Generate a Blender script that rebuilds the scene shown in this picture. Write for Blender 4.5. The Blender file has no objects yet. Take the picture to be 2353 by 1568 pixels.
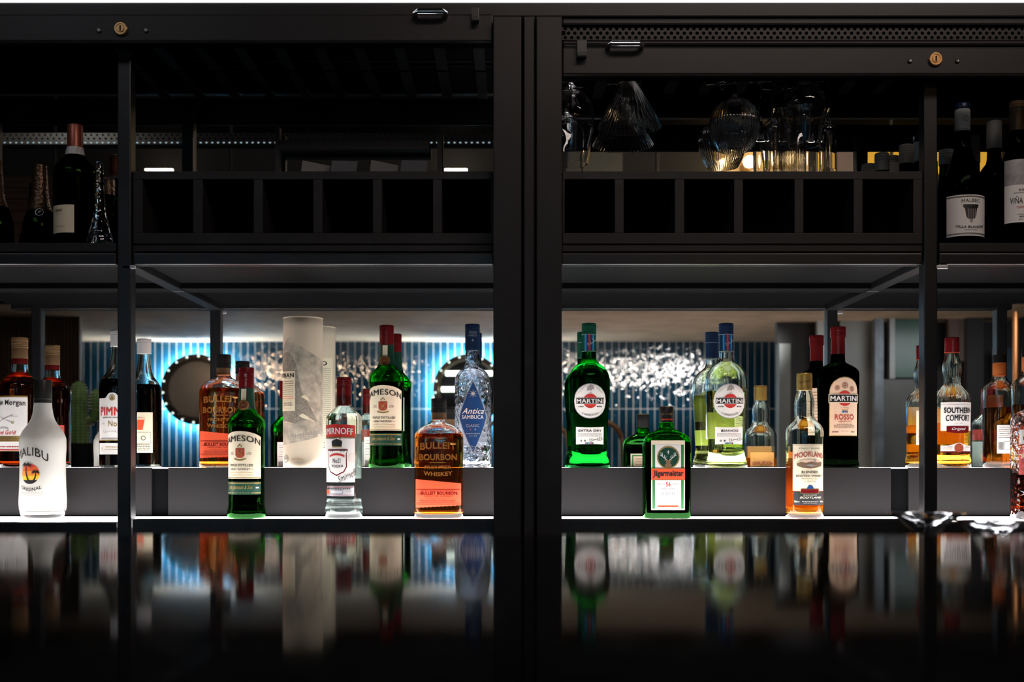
import bpy, bmesh, math, random
from mathutils import Vector
random.seed(7)
PI = math.pi
S = bpy.context.scene
F, CX, CY, ZC = 2750.0, 1176.0, 1050.0, 1.2          # focal length in px, horizon point, camera height
MY, MU = 2.552, 2.43                                 # the mirrors behind the lower and the upper shelves
# ---------------------------------------------------------------- camera, world, lights, exposure
cam_d = bpy.data.cameras.new('camera'); cam = bpy.data.objects.new('camera', cam_d)
S.collection.objects.link(cam); S.camera = cam
cam.location = (0, 0, ZC); cam.rotation_euler = (PI/2, 0, 0)
cam_d.sensor_width = 36; cam_d.lens = 36*F/2353; cam_d.shift_y = (CY-784)/2353
cam_d.clip_start = 0.02
cam_d.dof.use_dof = True; cam_d.dof.focus_distance = 2.36; cam_d.dof.aperture_fstop = 5.2
S.view_settings.view_transform = 'Standard'; S.view_settings.look = 'None'
S.view_settings.gamma = 1; S.view_settings.exposure = 0; S.view_settings.use_curve_mapping = False
W = bpy.data.worlds.new('night'); S.world = W; W.use_nodes = True
W.node_tree.nodes['Background'].inputs[0].default_value = (.5, .6, 1, 1)
W.node_tree.nodes['Background'].inputs[1].default_value = .002
S.cycles.max_bounces = 20; S.cycles.transmission_bounces = 18; S.cycles.glossy_bounces = 6
S.cycles.sample_clamp_indirect = 25; S.cycles.use_denoising = True; S.cycles.blur_glossy = .1

def area(name, loc, target, sx, sy, power, col):
    d = bpy.data.lights.new(name, 'AREA'); d.shape = 'RECTANGLE'; d.size = sx; d.size_y = sy
    d.energy = power; d.color = col
    o = bpy.data.objects.new(name, d); S.collection.objects.link(o)
    o.location = (loc[0], loc[1], loc[2]+ZC)
    v = Vector(target)-Vector(loc); o.rotation_euler = v.to_track_quat('-Z', 'Y').to_euler()
    return o
area('added_uplight', (.9, -1.9, -.7), (.9, -2.6, .8), 2.2, .3, 14, (1, .86, .74))  # unseen uplight added to brighten the plaster ceiling
area('added_uplight', (-1.9, -2.2, -.7), (-1.9, -2.7, .8), 1.2, .3, 1.2, (1, .86, .74))  # weaker added uplight for the left part
area('shelf_fill_light', (.75, .9, 1.5), (.3, 2.3, .2), 1.6, .25, 10.5, (1, .82, .75))  # unseen fill lamp added to light the shelf front
area('shelf_fill_light', (-1.3, 1.0, 1.5), (-.9, 2.3, .1),   .8, .25, 1.8, (.85, .9, 1))  # cooler added fill for the left half of the shelves
area('cactus_fill_light', (-1.5, 1.3, 1.2), (-1.67, .48, .05), .2, .2, 2.2, (1, .95, .85))  # unseen lamp added so the cactus shows in the mirror
area('room_fill_light', (-.6, -2.4, .79), (-.6, -2.9, -1.2), 3.4, .3, 1.0, (1, .85, .7))  # unseen fill added under the low ceiling
area('room_fill_light', (2.6, -.6, .79), (2.6, -2.0, 0), .9, .4, 5, (.95, .97, 1))  # unseen fill added for the right side of the room
area('room_fill_light', (1.2, 1.0, 1.56), (1.4, -1.2, 1.3), 1.2, .2, 11, (1, .8, .55))  # unseen warm fill added to light the upper wall panels

# ---------------------------------------------------------------- helpers: points, materials
def X(px, D): return (px-CX)/F*D
def Z(py, D): return (CY-py)/F*D
def RY(path): return 2*MY-path                       # something seen in the mirror at this path length

def _mat(name):
    m = bpy.data.materials.new(name); m.use_nodes = True
    nt = m.node_tree; return m, nt, nt.nodes['Principled BSDF']
def M(name, col, rough=.5, metal=0, noise=0, nscale=20, bump=0, bscale=40, spec=.5, trans=0, coat=0, stretch=(1,1,1)):
    m, nt, b = _mat(name)
    b.inputs['Base Color'].default_value = (*col, 1); b.inputs['Roughness'].default_value = rough
    b.inputs['Metallic'].default_value = metal; b.inputs['Specular IOR Level'].default_value = spec
    b.inputs['Coat Weight'].default_value = coat
    if noise or bump:
        tc = nt.nodes.new('ShaderNodeTexCoord'); mp = nt.nodes.new('ShaderNodeMapping')
        mp.inputs['Scale'].default_value = stretch; nt.links.new(tc.outputs['Object'], mp.inputs[0])
    if noise:
        n = nt.nodes.new('ShaderNodeTexNoise'); n.inputs['Scale'].default_value = nscale
        n.inputs['Detail'].default_value = 5; nt.links.new(mp.outputs[0], n.inputs[0])
        r = nt.nodes.new('ShaderNodeValToRGB')
        r.color_ramp.elements[0].position = .3; r.color_ramp.elements[1].position = .7
        r.color_ramp.elements[0].color = (*[c*(1-noise) for c in col], 1)
        r.color_ramp.elements[1].color = (*[min(1, c*(1+noise)) for c in col], 1)
        nt.links.new(n.outputs[0], r.inputs[0]); nt.links.new(r.outputs[0], b.inputs['Base Color'])
    if bump:
        n = nt.nodes.new('ShaderNodeTexNoise'); n.inputs['Scale'].default_value = bscale
        nt.links.new(mp.outputs[0], n.inputs[0])
        bp = nt.nodes.new('ShaderNodeBump'); bp.inputs['Strength'].default_value = bump
        bp.inputs['Distance'].default_value = .002
        nt.links.new(n.outputs[0], bp.inputs['Height']); nt.links.new(bp.outputs[0], b.inputs['Normal'])
    return m
def glass(name, col, rough=0, ior=1.5, bump=0, bscale=60, dist=.002):
    m, nt, b = _mat(name); nt.nodes.remove(b)
    g = nt.nodes.new('ShaderNodeBsdfGlass'); g.inputs['Color'].default_value = (*col, 1)
    g.inputs['Roughness'].default_value = rough; g.inputs['IOR'].default_value = ior
    nt.links.new(g.outputs[0], nt.nodes['Material Output'].inputs[0])
    if bump:
        tc = nt.nodes.new('ShaderNodeTexCoord'); n = nt.nodes.new('ShaderNodeTexVoronoi')
        n.inputs['Scale'].default_value = bscale; nt.links.new(tc.outputs['Object'], n.inputs[0])
        bp = nt.nodes.new('ShaderNodeBump'); bp.inputs['Strength'].default_value = bump
        bp.inputs['Distance'].default_value = dist
        nt.links.new(n.outputs[0], bp.inputs['Height']); nt.links.new(bp.outputs[0], g.inputs['Normal'])
    return m
def E(name, col, st):
    m, nt, b = _mat(name); b.inputs['Base Color'].default_value = (*[c*.8 for c in col], 1)
    b.inputs['Emission Color'].default_value = (*col, 1); b.inputs['Emission Strength'].default_value = st
    return m
MT = {}
MT['frame'] = M('black_powder_coat', (.0125, .0108, .0105), .42, 0, .12, 300, .05, 900, spec=.3)
MT['frame2'] = M('black_steel_tube', (.014, .014, .0155), .32, .2, .1, 200)
MT['board'] = M('dark_laminate', (.0135, .0118, .0118), .5, 0, .15, 60, spec=.3)
MT['void'] = M('black_lining', (.003, .003, .0035), .8, spec=.05)
MT['under'] = M('satin_black_panel', (.004, .004, .0045), .5, spec=.06)
MT['inner'] = M('matt_black_rail', (.004, .004, .0045), .6, spec=.06)
MT['riser'] = M('grey_satin_riser', (.0105, .0092, .0098), .6, 0, .05, 200, spec=.25)
MT['glow'] = E('lit_white_acrylic', (1, .965, .97), 8.0)
MT['glow2'] = E('lit_step_acrylic', (1, .965, .97), 6.0)
MT['counter'] = M('black_gloss_counter', (.002, .002, .0025), .055, 0, 0, 20, 0, 40, .5)
MT['counter'].node_tree.nodes['Principled BSDF'].inputs['IOR'].default_value = 1.05
MT['brass'] = M('brass', (.62, .38, .17), .28, 1)
MT['chrome'] = M('chrome', (.75, .76, .78), .15, 1)
MT['black'] = M('black_ink', (.012, .012, .013), .5)
MT['white'] = M('white_paper', (.83, .80, .77), .6)
MT['cream'] = M('cream_paper', (.86, .76, .56), .6)
MT['pinkcream'] = M('pink_cream_paper', (.82, .58, .42), .6)
MT['silver'] = M('silver_foil', (.62, .62, .66), .35, .6)
MT['gold'] = M('gold_foil', (.62, .42, .13), .35, .7)
MT['red'] = M('red_ink', (.55, .03, .025), .5)
MT['brick'] = M('brick_red_ink', (.42, .05, .03), .5)
MT['orange'] = M('orange_red_paper', (.80, .085, .022), .55)
MT['navy'] = M('navy_paper', (.012, .06, .2), .4)
MT['dgreen'] = M('dark_green_paper', (.006, .05, .03), .4)
MT['mgreen'] = M('green_paper', (.03, .19, .05), .5)
MT['grey'] = M('grey_ink', (.34, .32, .30), .6)
MT['brown'] = M('brown_ink', (.20, .12, .07), .6)
MT['cyan'] = M('cyan_ink', (.02, .25, .5), .5)
MT['redcap'] = M('dark_red_cap', (.15, .008, .010), .2, .1)
MT['brightred'] = M('bright_red_cap', (.42, .02, .02), .28, .1)
MT['navycap'] = M('navy_cap', (.012, .03, .085), .3, .2)
MT['greencap'] = M('green_cap', (.006, .09, .05), .3, .2)
MT['goldcap'] = M('gold_cap', (.66, .42, .12), .3, .8)
MT['tancap'] = M('tan_foil', (.26, .15, .075), .4, .3)
MT['blackcap'] = M('black_cap', (.012, .011, .011), .35)
MT['whitecap'] = M('white_cap', (.6, .58, .58), .4)
MT['copper'] = M('copper_foil', (.30, .085, .05), .35, .5)
MT['g_green'] = glass('green_glass', (.05, .44, .12))
MT['g_deep'] = glass('deep_green_glass', (.19, .74, .19))
MT['g_olive'] = glass('olive_bottle_glass', (.045, .12, .02))
MT['g_dark'] = glass('dark_glass', (.02, .035, .02))
MT['g_clear'] = glass('clear_glass', (.96, .99, .975))
MT['g_cut'] = glass('patterned_clear_glass', (.97, .98, 1), 0, 1.5, .6, 90, .003)
MT['g_amber'] = glass('amber_whiskey', (.97, .47, .12), 0, 1.36)
MT['g_rum'] = glass('red_brown_rum', (.50, .14, .035), 0, 1.36)
MT['g_gold'] = glass('gold_whisky', (.98, .66, .2), 0, 1.36)
MT['g_pale'] = glass('pale_yellow_vermouth', (.97, .98, .64), 0, 1.35)
MT['g_water'] = glass('clear_spirit', (.98, .99, 1), 0, 1.34)
MT['g_dliq'] = glass('dark_liqueur', (.03, .012, .008), 0, 1.36)
MT['g_pink'] = glass('pink_gin', (.9, .25, .25), 0, 1.36)
MT['g_stem'] = glass('stemware_glass', (.99, .99, .99), 0, 1.48)

# ---------------------------------------------------------------- helpers: meshes
class G:
    def __init__(s): s.v = []; s.f = []
    def add(s, vs, fs):
        k = len(s.v); s.v += [tuple(p) for p in vs]; s.f += [tuple(i+k for i in f) for f in fs]; return s
    def box(s, x0, x1, y0, y1, z0, z1):
        v = [(x, y, z) for x in (x0, x1) for y in (y0, y1) for z in (z0, z1)]
        return s.add(v, [(0, 1, 3, 2), (4, 6, 7, 5), (0, 4, 5, 1), (2, 3, 7, 6), (0, 2, 6, 4), (1, 5, 7, 3)])
    def lathe(s, prof, cx=0, cy=0, n=48, cap0=True, cap1=True, flute=None, axis='z'):
        vs = []; fs = []
        for (z, r) in prof:
            for i in range(n):
                t = 2*PI*i/n; rr = r
                if flute: rr = r*(1+flute[1]*math.cos(flute[0]*t))
                p = (rr*math.sin(t), -rr*math.cos(t), z)
                if axis == 'y': p = (p[0], z, p[1])
                vs.append((cx+p[0], cy+p[1] if axis == 'z' else p[1], p[2]) if axis == 'z' else (cx+p[0], p[1], cy+p[2]))
        for j in range(len(prof)-1):
            for i in range(n):
                a = j*n+i; b = j*n+(i+1) % n; fs.append((a, b, b+n, a+n))
        if cap0: fs.append(tuple(range(n))[::-1])
        if cap1: fs.append(tuple(range((len(prof)-1)*n, len(prof)*n)))
        return s.add(vs, fs)
    def tube(s, pts, r, n=10, closed=False):
        P = [Vector(p) for p in pts]; m = len(P); vs = []; fs = []
        up = Vector((0, 0, 1))
        for i, p in enumerate(P):
            a = P[(i-1) % m] if (closed or i) else p; b = P[(i+1) % m] if (closed or i < m-1) else p
            d = (b-a).normalized(); u = up if abs(d.dot(up)) < .95 else Vector((0, 1, 0))
            q = d.cross(u).normalized(); w = q.cross(d)
            for k in range(n):
                t = 2*PI*k/n; vs.append(p+q*math.cos(t)*r+w*math.sin(t)*r)
        for i in range(m if closed else m-1):
            for k in range(n):
                a = i*n+k; b = i*n+(k+1) % n; c = ((i+1) % m)*n+(k+1) % n; e = ((i+1) % m)*n+k
                fs.append((a, b, c, e))
        if not closed: fs += [tuple(range(n))[::-1], tuple(range((m-1)*n, m*n))]
        return s.add(vs, fs)
    def build(s, name, mat, parent=None, smooth=True, bevel=0, world=False, angle=35, kind=None, flip_from=None):
        me = bpy.data.meshes.new(name); dz = ZC if world else 0
        me.from_pydata([(x, y, z+dz) for x, y, z in s.v], [], s.f)
        bm = bmesh.new(); bm.from_mesh(me)
        bmesh.ops.recalc_face_normals(bm, faces=bm.faces)
        if flip_from is not None:
            bm.faces.ensure_lookup_table(); bmesh.ops.reverse_faces(bm, faces=bm.faces[flip_from:])
        if bevel: bmesh.ops.bevel(bm, geom=bm.edges[:], offset=bevel, segments=2, profile=.5, affect='EDGES', clamp_overlap=True)
        bm.to_mesh(me); bm.free()
        if smooth:
            for p in me.polygons: p.use_smooth = True
            me.set_sharp_from_angle(angle=math.radians(18 if bevel else angle))
        me.materials.append(MT[mat] if isinstance(mat, str) else mat)
        o = bpy.data.objects.new(name, me); S.collection.objects.link(o)
        if parent is not None: o.parent = parent
        if kind: o['kind'] = kind
        return o
def thing(name, label, cat, loc=(0, 0, 0), group=None, rz=0):
    o = bpy.data.objects.new(name, None); S.collection.objects.link(o); o.empty_display_size = .02
    o.location = (loc[0], loc[1], loc[2]+ZC); o.rotation_euler = (0, 0, rz)
    o['label'] = label; o['category'] = cat
    if group: o['group'] = group
    return o
def tag(o, label, cat, group=None):
    o['label'] = label; o['category'] = cat
    if group: o['group'] = group
    return o
def copy_tree(o, parent=None):
    c = o.copy(); S.collection.objects.link(c)
    if parent is not None: c.parent = parent
    for ch in list(o.children): copy_tree(ch, c)
    return c
def place_copy(o, label, loc, rz=None):
    c = copy_tree(o); c['label'] = label; c.location = (loc[0], loc[1], loc[2]+ZC)
    if rz is not None: c.rotation_euler = (0, 0, math.radians(rz))
    return c
def put(name, mat, x0, x1, y0, y1, z0, z1, parent=None, bevel=0, kind=None):      # box in camera-height coordinates
    o = G().box(x0, x1, y0, y1, z0, z1).build(name, mat, None, smooth=bool(bevel), bevel=bevel, world=True, kind=kind)
    if parent is not None:
        o.parent = parent; o.matrix_parent_inverse = parent.matrix_basis.inverted()
    return o
def pxbox(name, mat, p0, p1, q0, q1, D, depth, parent=None, bevel=0, kind=None):    # front face given in photo pixels at distance D
    return put(name, mat, X(p0, D), X(p1, D), D, D+depth, Z(q1, D), Z(q0, D), parent, bevel, kind)

# ---------------------------------------------------------------- text
_tc = {}
def text_mesh(s, bold, shear):
    k = (s, bold, shear)
    if k in _tc: return _tc[k]
    cu = bpy.data.curves.new('lettering', 'FONT'); cu.body = s; cu.offset = bold; cu.shear = shear
    cu.resolution_u = 3; cu.space_character = 1.05
    o = bpy.data.objects.new('lettering', cu); me = o.to_mesh()
    v = [(p.co.x, p.co.y) for p in me.vertices]; f = [tuple(p.vertices) for p in me.polygons]
    o.to_mesh_clear(); bpy.data.objects.remove(o); bpy.data.curves.remove(cu)
    x0 = min(a for a, b in v); x1 = max(a for a, b in v); y0 = min(b for a, b in v); y1 = max(b for a, b in v)
    v = [((a-(x0+x1)/2)/(x1-x0), (b-(y0+y1)/2)/(y1-y0)) for a, b in v]
    _tc[k] = (v, f); return _tc[k]

# ---------------------------------------------------------------- bottles
def pchip(P, z):
    n = len(P)
    if z <= P[0][0]: return P[0][1]
    if z >= P[-1][0]: return P[-1][1]
    h = [P[i+1][0]-P[i][0] for i in range(n-1)]; d = [(P[i+1][1]-P[i][1])/h[i] for i in range(n-1)]
    m = [d[0]]+[0 if d[i-1]*d[i] <= 0 else 2*d[i-1]*d[i]/(d[i-1]+d[i]) for i in range(1, n-1)]+[d[-1]]
    for i in range(n-1):
        if z <= P[i+1][0]:
            t = (z-P[i][0])/h[i]
            return ((2*t**3-3*t*t+1)*P[i][1]+(t**3-2*t*t+t)*h[i]*m[i]+(-2*t**3+3*t*t)*P[i+1][1]+(t**3-t*t)*h[i]*m[i+1])
class Bottle:
    """one bottle; sizes in photo-crop units, u = m per unit; z up from the base"""
    def __init__(s, name, label, cat, prof, unit, flat=1, n=2, zflat=None, glassm='g_clear', liquid=None, wall=9, floor=22, flute=None, segs=64, group=None):
        s.u = unit; s.prof = prof; s.flat = flat; s.n = n; s.zf = zflat or (prof[-1][0]*.6, prof[-1][0]*.75)
        s.flute = flute; s.segs = segs
        s.root = thing(name, label, cat, group=group)
        zs = []
        for i in range(len(prof)-1):
            k = max(1, int((prof[i+1][0]-prof[i][0])/9)); k = min(k, 14)
            zs += [prof[i][0]+(prof[i+1][0]-prof[i][0])*j/k for j in range(k)]
        zs.append(prof[-1][0])
        g = G(); R = [s.ring(z, 0) for z in zs]
        R = [s.ring(0, prof[0][1]*.45, 8)]+R
        s.skin(g, R, True, True); nf = len(g.f) if wall else None
        if wall:
            top = prof[-1][0]
            zi = [floor+(z/top)*(top-3-floor) for z in zs if 0 < z]
            ri = [s.ring(floor, prof[0][1]*.35)]+[s.ring(floor+6, wall*1.3)]+[s.ring(z, wall) for z in zi if z > floor+10]
            s.skin(g, ri, True, True)
        s.body = g.build('glass_body', glassm, s.root, angle=50, flip_from=nf)
        if liquid:
            lv, lm = liquid; g = G()
            k = 26; zz = [floor+7+(lv-floor-7)*i/k for i in range(k+1)]
            s.skin(g, [s.ring(floor-1, prof[0][1]*.36), s.ring(floor+5, wall*1.2)]+[s.ring(z, wall-.8) for z in zz], True, True)
            g.build('liquid', lm, s.root, angle=50)
        s.ep = .0003
    def dims(s, z):
        a = pchip(s.prof, z); t = min(1, max(0, (z-s.zf[0])/(s.zf[1]-s.zf[0]))); t = t*t*(3-2*t)
        fl = s.flat*(1-t)+t; n = s.n*(1-t)+2*t
        return a, a*fl, n
    def ring(s, z, inset, lift=0):
        a, b, n = s.dims(z); a = max(2, a-inset); b = max(2, b-inset); out = []
        for i in range(s.segs):
            t = 2*PI*i/s.segs; sn, c = math.sin(t), math.cos(t)
            q = 1
            if s.flute and s.flute[0] < z < s.flute[1]:
                w = math.sin(PI*(z-s.flute[0])/(s.flute[1]-s.flute[0])); q = 1-s.flute[3]*w*abs(math.sin(s.flute[2]*t/2))
            x = a*q*math.copysign(abs(sn)**(2/n), sn); y = -b*q*math.copysign(abs(c)**(2/n), c)
            out.append((x*s.u, y*s.u, (z+lift)*s.u))
        return out
    def skin(s, g, R, c0, c1):
        m = len(R[0]); vs = [p for r in R for p in r]; fs = []
        for j in range(len(R)-1):
            for i in range(m): fs.append((j*m+i, j*m+(i+1) % m, (j+1)*m+(i+1) % m, (j+1)*m+i))
        if c0: fs.append(tuple(range(m))[::-1])
        if c1: fs.append(tuple(range((len(R)-1)*m, len(R)*m)))
        g.add(vs, fs)
    def at(s, u, z, eps, back=False):
        a, b, n = s.dims(z); e = eps/s.u
        if s.flat < .85 or s.n > 4:
            x = max(-.985*a, min(.985*a, u)); y = -b*(1-abs(x/a)**n)**(1/n)-e
        else:
            t = u/a; sn, c = math.sin(t), math.cos(t)
            r = (abs(sn/a)**n+abs(c/b)**n)**(-1/n)+e; x = r*sn; y = -r*c
        if back: x, y = -x, -y
        return (x*s.u, y*s.u, z*s.u)
    def cap(s, z0, z1, r, mat, name='cap', grooves=(), taper=0):
        P = [(z0, r), ]; 
        for gz in sorted(grooves): P += [(gz-2.2, r), (gz-1, r*.955), (gz+1, r*.955), (gz+2.2, r)]
        P += [(z1-5, r-taper), (z1-1.5, r-taper-1.5), (z1, r-taper-5)]
        return G().lathe([(z*s.u, q*s.u) for z, q in P]).build(name, mat, s.root, angle=30)
    def sleeve(s, z0, z1, mat, name='neck_foil', extra=1.2):
        P = [(z0+(z1-z0)*i/10) for i in range(11)]
        return G().lathe([(z*s.u, (s.dims(z)[0]+extra)*s.u) for z in P]).build(name, mat, s.root)
    def label(s, mat, U0, U1, zb, zt, back=False, name='label', off=0):
        return Lab(s, mat, U0, U1, zb, zt, back, name, off)
    def place(s, px, D, zbase, rot=0):
        s.root.location = (X(px, D), D, zbase+ZC); s.root.rotation_euler = (0, 0, math.radians(rot)); return s.root
class Lab:
    def __init__(s, b, mat, U0, U1, zb, zt, back, name, off):
        s.b = b; s.back = back; s.m = {}; s.off = off
        if mat is None: s.ob = b.body; return
        f0 = zb if callable(zb) else (lambda u: zb); f1 = zt if callable(zt) else (lambda u: zt)
        g = G(); nu, nz = 40, 12; vs = []; fs = []
        for i in range(nu+1):
            u = U0+(U1-U0)*i/nu
            for j in range(nz+1): vs.append(b.at(u, f0(u)+(f1(u)-f0(u))*j/nz, b.ep+off, back))
        for i in range(nu):
            for j in range(nz): k = i*(nz+1)+j; fs.append((k, k+nz+1, k+nz+2, k+1))
        g.add(vs, fs); s.ob = g.build(name, mat, b.root)
    def _g(s, mat, name):
        return s.m.setdefault((mat, name), G())
    def raw(s, pts, faces, mat, name, lift=0):
        if max(max(max(pts[i][0] for i in f)-min(pts[i][0] for i in f), .5*(max(pts[i][1] for i in f)-min(pts[i][1] for i in f))) for f in faces) > 13:
            bm = bmesh.new(); V = [bm.verts.new((a, b, 0)) for a, b in pts]
            for f in faces:
                try: bm.faces.new([V[i] for i in f])
                except ValueError: pass
            bmesh.ops.triangulate(bm, faces=bm.faces[:])
            for _ in range(6):
                es = [e for e in bm.edges if max(abs(e.verts[0].co.x-e.verts[1].co.x), .5*abs(e.verts[0].co.y-e.verts[1].co.y)) > 11]
                if not es: break
                bmesh.ops.subdivide_edges(bm, edges=es, cuts=1); bmesh.ops.triangulate(bm, faces=bm.faces[:])
            bm.verts.index_update(); pts = [(v.co.x, v.co.y) for v in bm.verts]; faces = [tuple(v.index for v in f.verts) for f in bm.faces]; bm.free()
        s._g(mat, name).add([s.b.at(u, z, s.b.ep+s.off+.0005+lift, s.back) for u, z in pts], faces); return s
    def text(s, t, u, z, w, h, mat='black', arch=0, shear=0, bold=0, rot=0, name='lettering', lift=0.0002, flip=False):
        if bold > .012 and 'M' in t:                    # heavy offsets close up the M: thicken by repeated strokes instead
            for du in (-.9*bold*h, 0, .9*bold*h): s.text(t, u+du, z, w-1.8*bold*h, h, mat, arch, shear, 0, rot, name, lift, flip)
            return s
        v, f = text_mesh(t, bold, shear); P = []
        cr, sr = math.cos(rot), math.sin(rot)
        for x, y in v:
            if flip: x = -x
            du = x*w; dz = y*h
            if arch: dz += arch*(1-(2*x)**2)
            P.append((u+du*cr-dz*sr, z+du*sr+dz*cr))
        return s.raw(P, f, mat, name, lift)
    def rect(s, u0, u1, z0, z1, mat, name='emblem', lift=0):
        n = max(1, int(abs(u1-u0)/8)); P = []; fs = []
        for i in range(n+1): u = u0+(u1-u0)*i/n; P += [(u, z0), (u, z1)]
        for i in range(n): fs.append((2*i, 2*i+2, 2*i+3, 2*i+1))
        return s.raw(P, fs, mat, name, lift)
    def frame(s, u0, u1, z0, z1, w, mat, name='border', lift=0):
        s.rect(u0, u1, z0, z0+w, mat, name, lift); s.rect(u0, u1, z1-w, z1, mat, name, lift)
        s.rect(u0, u0+w, z0, z1, mat, name, lift); return s.rect(u1-w, u1, z0, z1, mat, name, lift)
    def disc(s, u, z, r, mat, name='emblem', ri=0, lift=0, sx=1, a0=0, a1=2*PI):
        n = 36; P = []; fs = []; K = 5
        for k in range(K+1):
            q = ri+(r-ri)*k/K
            for i in range(n+1): t = a0+(a1-a0)*i/n; P.append((u+q*sx*math.cos(t), z+q*math.sin(t)))
        for k in range(K):
            for i in range(n): a = k*(n+1)+i; fs.append((a, a+1, a+n+2, a+n+1))
        return s.raw(P, fs, mat, name, lift)
    def poly(s, pts, mat, name='emblem', lift=0):
        return s.raw(pts, [tuple(range(len(pts)))], mat, name, lift)
    def star(s, u, z, r, n, mat, ri=.35, name='emblem', lift=0):
        return s.poly([(u+(r if i % 2 == 0 else r*ri)*math.sin(PI*i/n), z+(r if i % 2 == 0 else r*ri)*math.cos(PI*i/n)) for i in range(2*n)], mat, name, lift)
    def fine(s, u, z, w, h, mat='grey', k=None, name='fine_print'):         # a line of unreadable small print
        x = u-w/2; rr = random.Random(int(u*7+z*13))
        while x < u+w/2-2:
            l = rr.uniform(4, 13); s.rect(x, min(x+l, u+w/2), z-h/2, z+h/2, mat, name); x += l+3
        return s
    def scribble(s, u, z, w, h, mat, turns=7, slope=.25, lw=1.3, name='signature'):
        P = []; n = turns*10
        for i in range(n+1):
            t = i/n; P.append((u-w/2+w*t+h*.22*math.cos(t*turns*2*PI), z-slope*w/2+slope*w*t+h*.5*math.sin(t*turns*2*PI)*(.5+.5*math.sin(t*9+1))))
        for i in range(n):
            (x0, y0), (x1, y1) = P[i], P[i+1]; d = math.hypot(x1-x0, y1-y0) or 1; nx, ny = -(y1-y0)/d*lw, (x1-x0)/d*lw
            s.raw([(x0-nx, y0-ny), (x1-nx, y1-ny), (x1+nx, y1+ny), (x0+nx, y0+ny)], [(0, 1, 2, 3)], mat, name)
        return s
    def done(s):
        for (mat, name), g in s.m.items(): g.build(name.split('#')[0], mat, s.ob, smooth=False)
        return s.ob

# ================================================================ the back bar shelving
XL, XR = X(-330, 2.2), X(2680, 2.2)
ZG, ZT, ZS = -.120, -.022, .394                      # lit shelf, lit step, upper shelf
sh = thing('back_bar_shelving', 'black steel back bar frame with mirrored back, lit lower shelf and step', 'shelving', (0, 2.2, -1.2))
# vertical posts
for k, (a, b, q0) in enumerate(((-270, -236, 100), (267, 303, 100), (2121, 2157, 172), (2630, 2666, 172))):
    pxbox('post', 'frame2', a+2, b-3, q0, 1440, 2.2, .03, sh, .002)
for a, b, D in ((1133, 1197.5, 2.13), (1203, 1228, 2.137), (1232, 1290.5, 2.13)):
    pxbox('center_post', 'frame', a, b, 37, 1440, D, .10, sh, .0018)
pxbox('center_post', 'void', 1150, 1275, 40, 1440, 2.16, .06, sh)
# rails
put('top_rail', 'frame', XL, XR, 2.189, 2.56, Z(39, 2.189), Z(4.5, 2.189), sh, .003)
for a, b in ((-330, 266), (304, 1134), (1289, 2120), (2158, 2680)):
    pxbox('shelf_rail', 'frame2', a, b, 581, 608, 2.2, .028, sh, .003)
    put('shelf_underside', 'under', X(a, 2.2), X(b, 2.2), 2.224, MY-.012, .366, .372, sh)
    put('under_rail', 'inner', X(a, 2.2), X(b, 2.2), MY-.03, MY-.001, Z(608, 2.2), .372, sh, .002)
    put('base_rail', 'frame2', X(a, 2.2), X(b, 2.2), 2.2, 2.228, Z(1440, 2.2), ZG+(.005 if a in (304, 1289) else -.001), sh, .0015)
for a, b in ((-330, 266), (2158, 2680)):
    pxbox('shelf_board', 'board', a, b, 558.5, 579, 2.205, MY-2.21, sh, .001)
for a, b in ((306, 1134), (1289, 2118)):
    pxbox('shelf_board', 'board', a, b, 570, 579, 2.213, MY-2.22, sh, .001)
for c in (285, 2139):                                # brackets running back under the shelf
    x = X(c, 2.2); put('bracket', 'frame2', x-.014, x+.014, 2.226, MY-.002, Z(608, 2.2)-.001, .371, sh, .002)
for c in (530, 1900):
    put('cable_clip', 'silver', X(c, 3.0)-.012, X(c, 3.0)+.012, 2.2, 2.205, .346, .352, sh, .001)
# mirrors
mm = M('mirror_glass', (.86, .88, .88), .0, 1)
put('lower_mirror', mm, XL, XR, MY, MY+.006, ZT-.004, .358, sh)
put('upper_mirror', mm, XL, XR, MU, MU+.006, .396, .80, sh)
put('back_board', 'void', XL, XR, MY+.007, MY+.03, -.9, .86, sh)
put('top_board', 'void', XL, XR, 2.225, MY, .80, .805, sh)
put('upper_back', 'void', XL, XR, MU+.007, MU+.02, .396, .80, sh)
# lit lower shelf and the lit step behind it
put('light_panel', 'glow', XL, XR, 2.229, 2.392, ZG-.012, ZG, sh)
put('panel_trim', 'void', XL, XR, 2.392, 2.405, ZG-.012, ZG+.001, sh)
for a, b in ((-330, 348), (385.5, 2047), (2087, 2700)):
    put('riser', 'riser', X(a, 2.405), X(b, 2.405), 2.405, 2.411, ZG-.012, ZT, sh, .0006)
put('riser_gap', 'void', XL, XR, 2.4115, 2.42, ZG, ZT-.002, sh)
put('step_light_panel', 'glow2', XL, XR, 2.412, MY-.002, ZT-.012, ZT-.0022, sh)
put('cabinet', 'frame', XL, XR, 2.235, 2.56, -1.2, ZG-.03, sh)
# light strip along the top
strip = put('top_light_strip', E('cool_white_led', (.93, .93, 1), 1.7), XL, XR, 2.186, 2.2, Z(3.5, 2.186), Z(-10, 2.186))
tag(strip, 'thin white light strip along the very top of the shelving', 'light strip')
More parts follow.
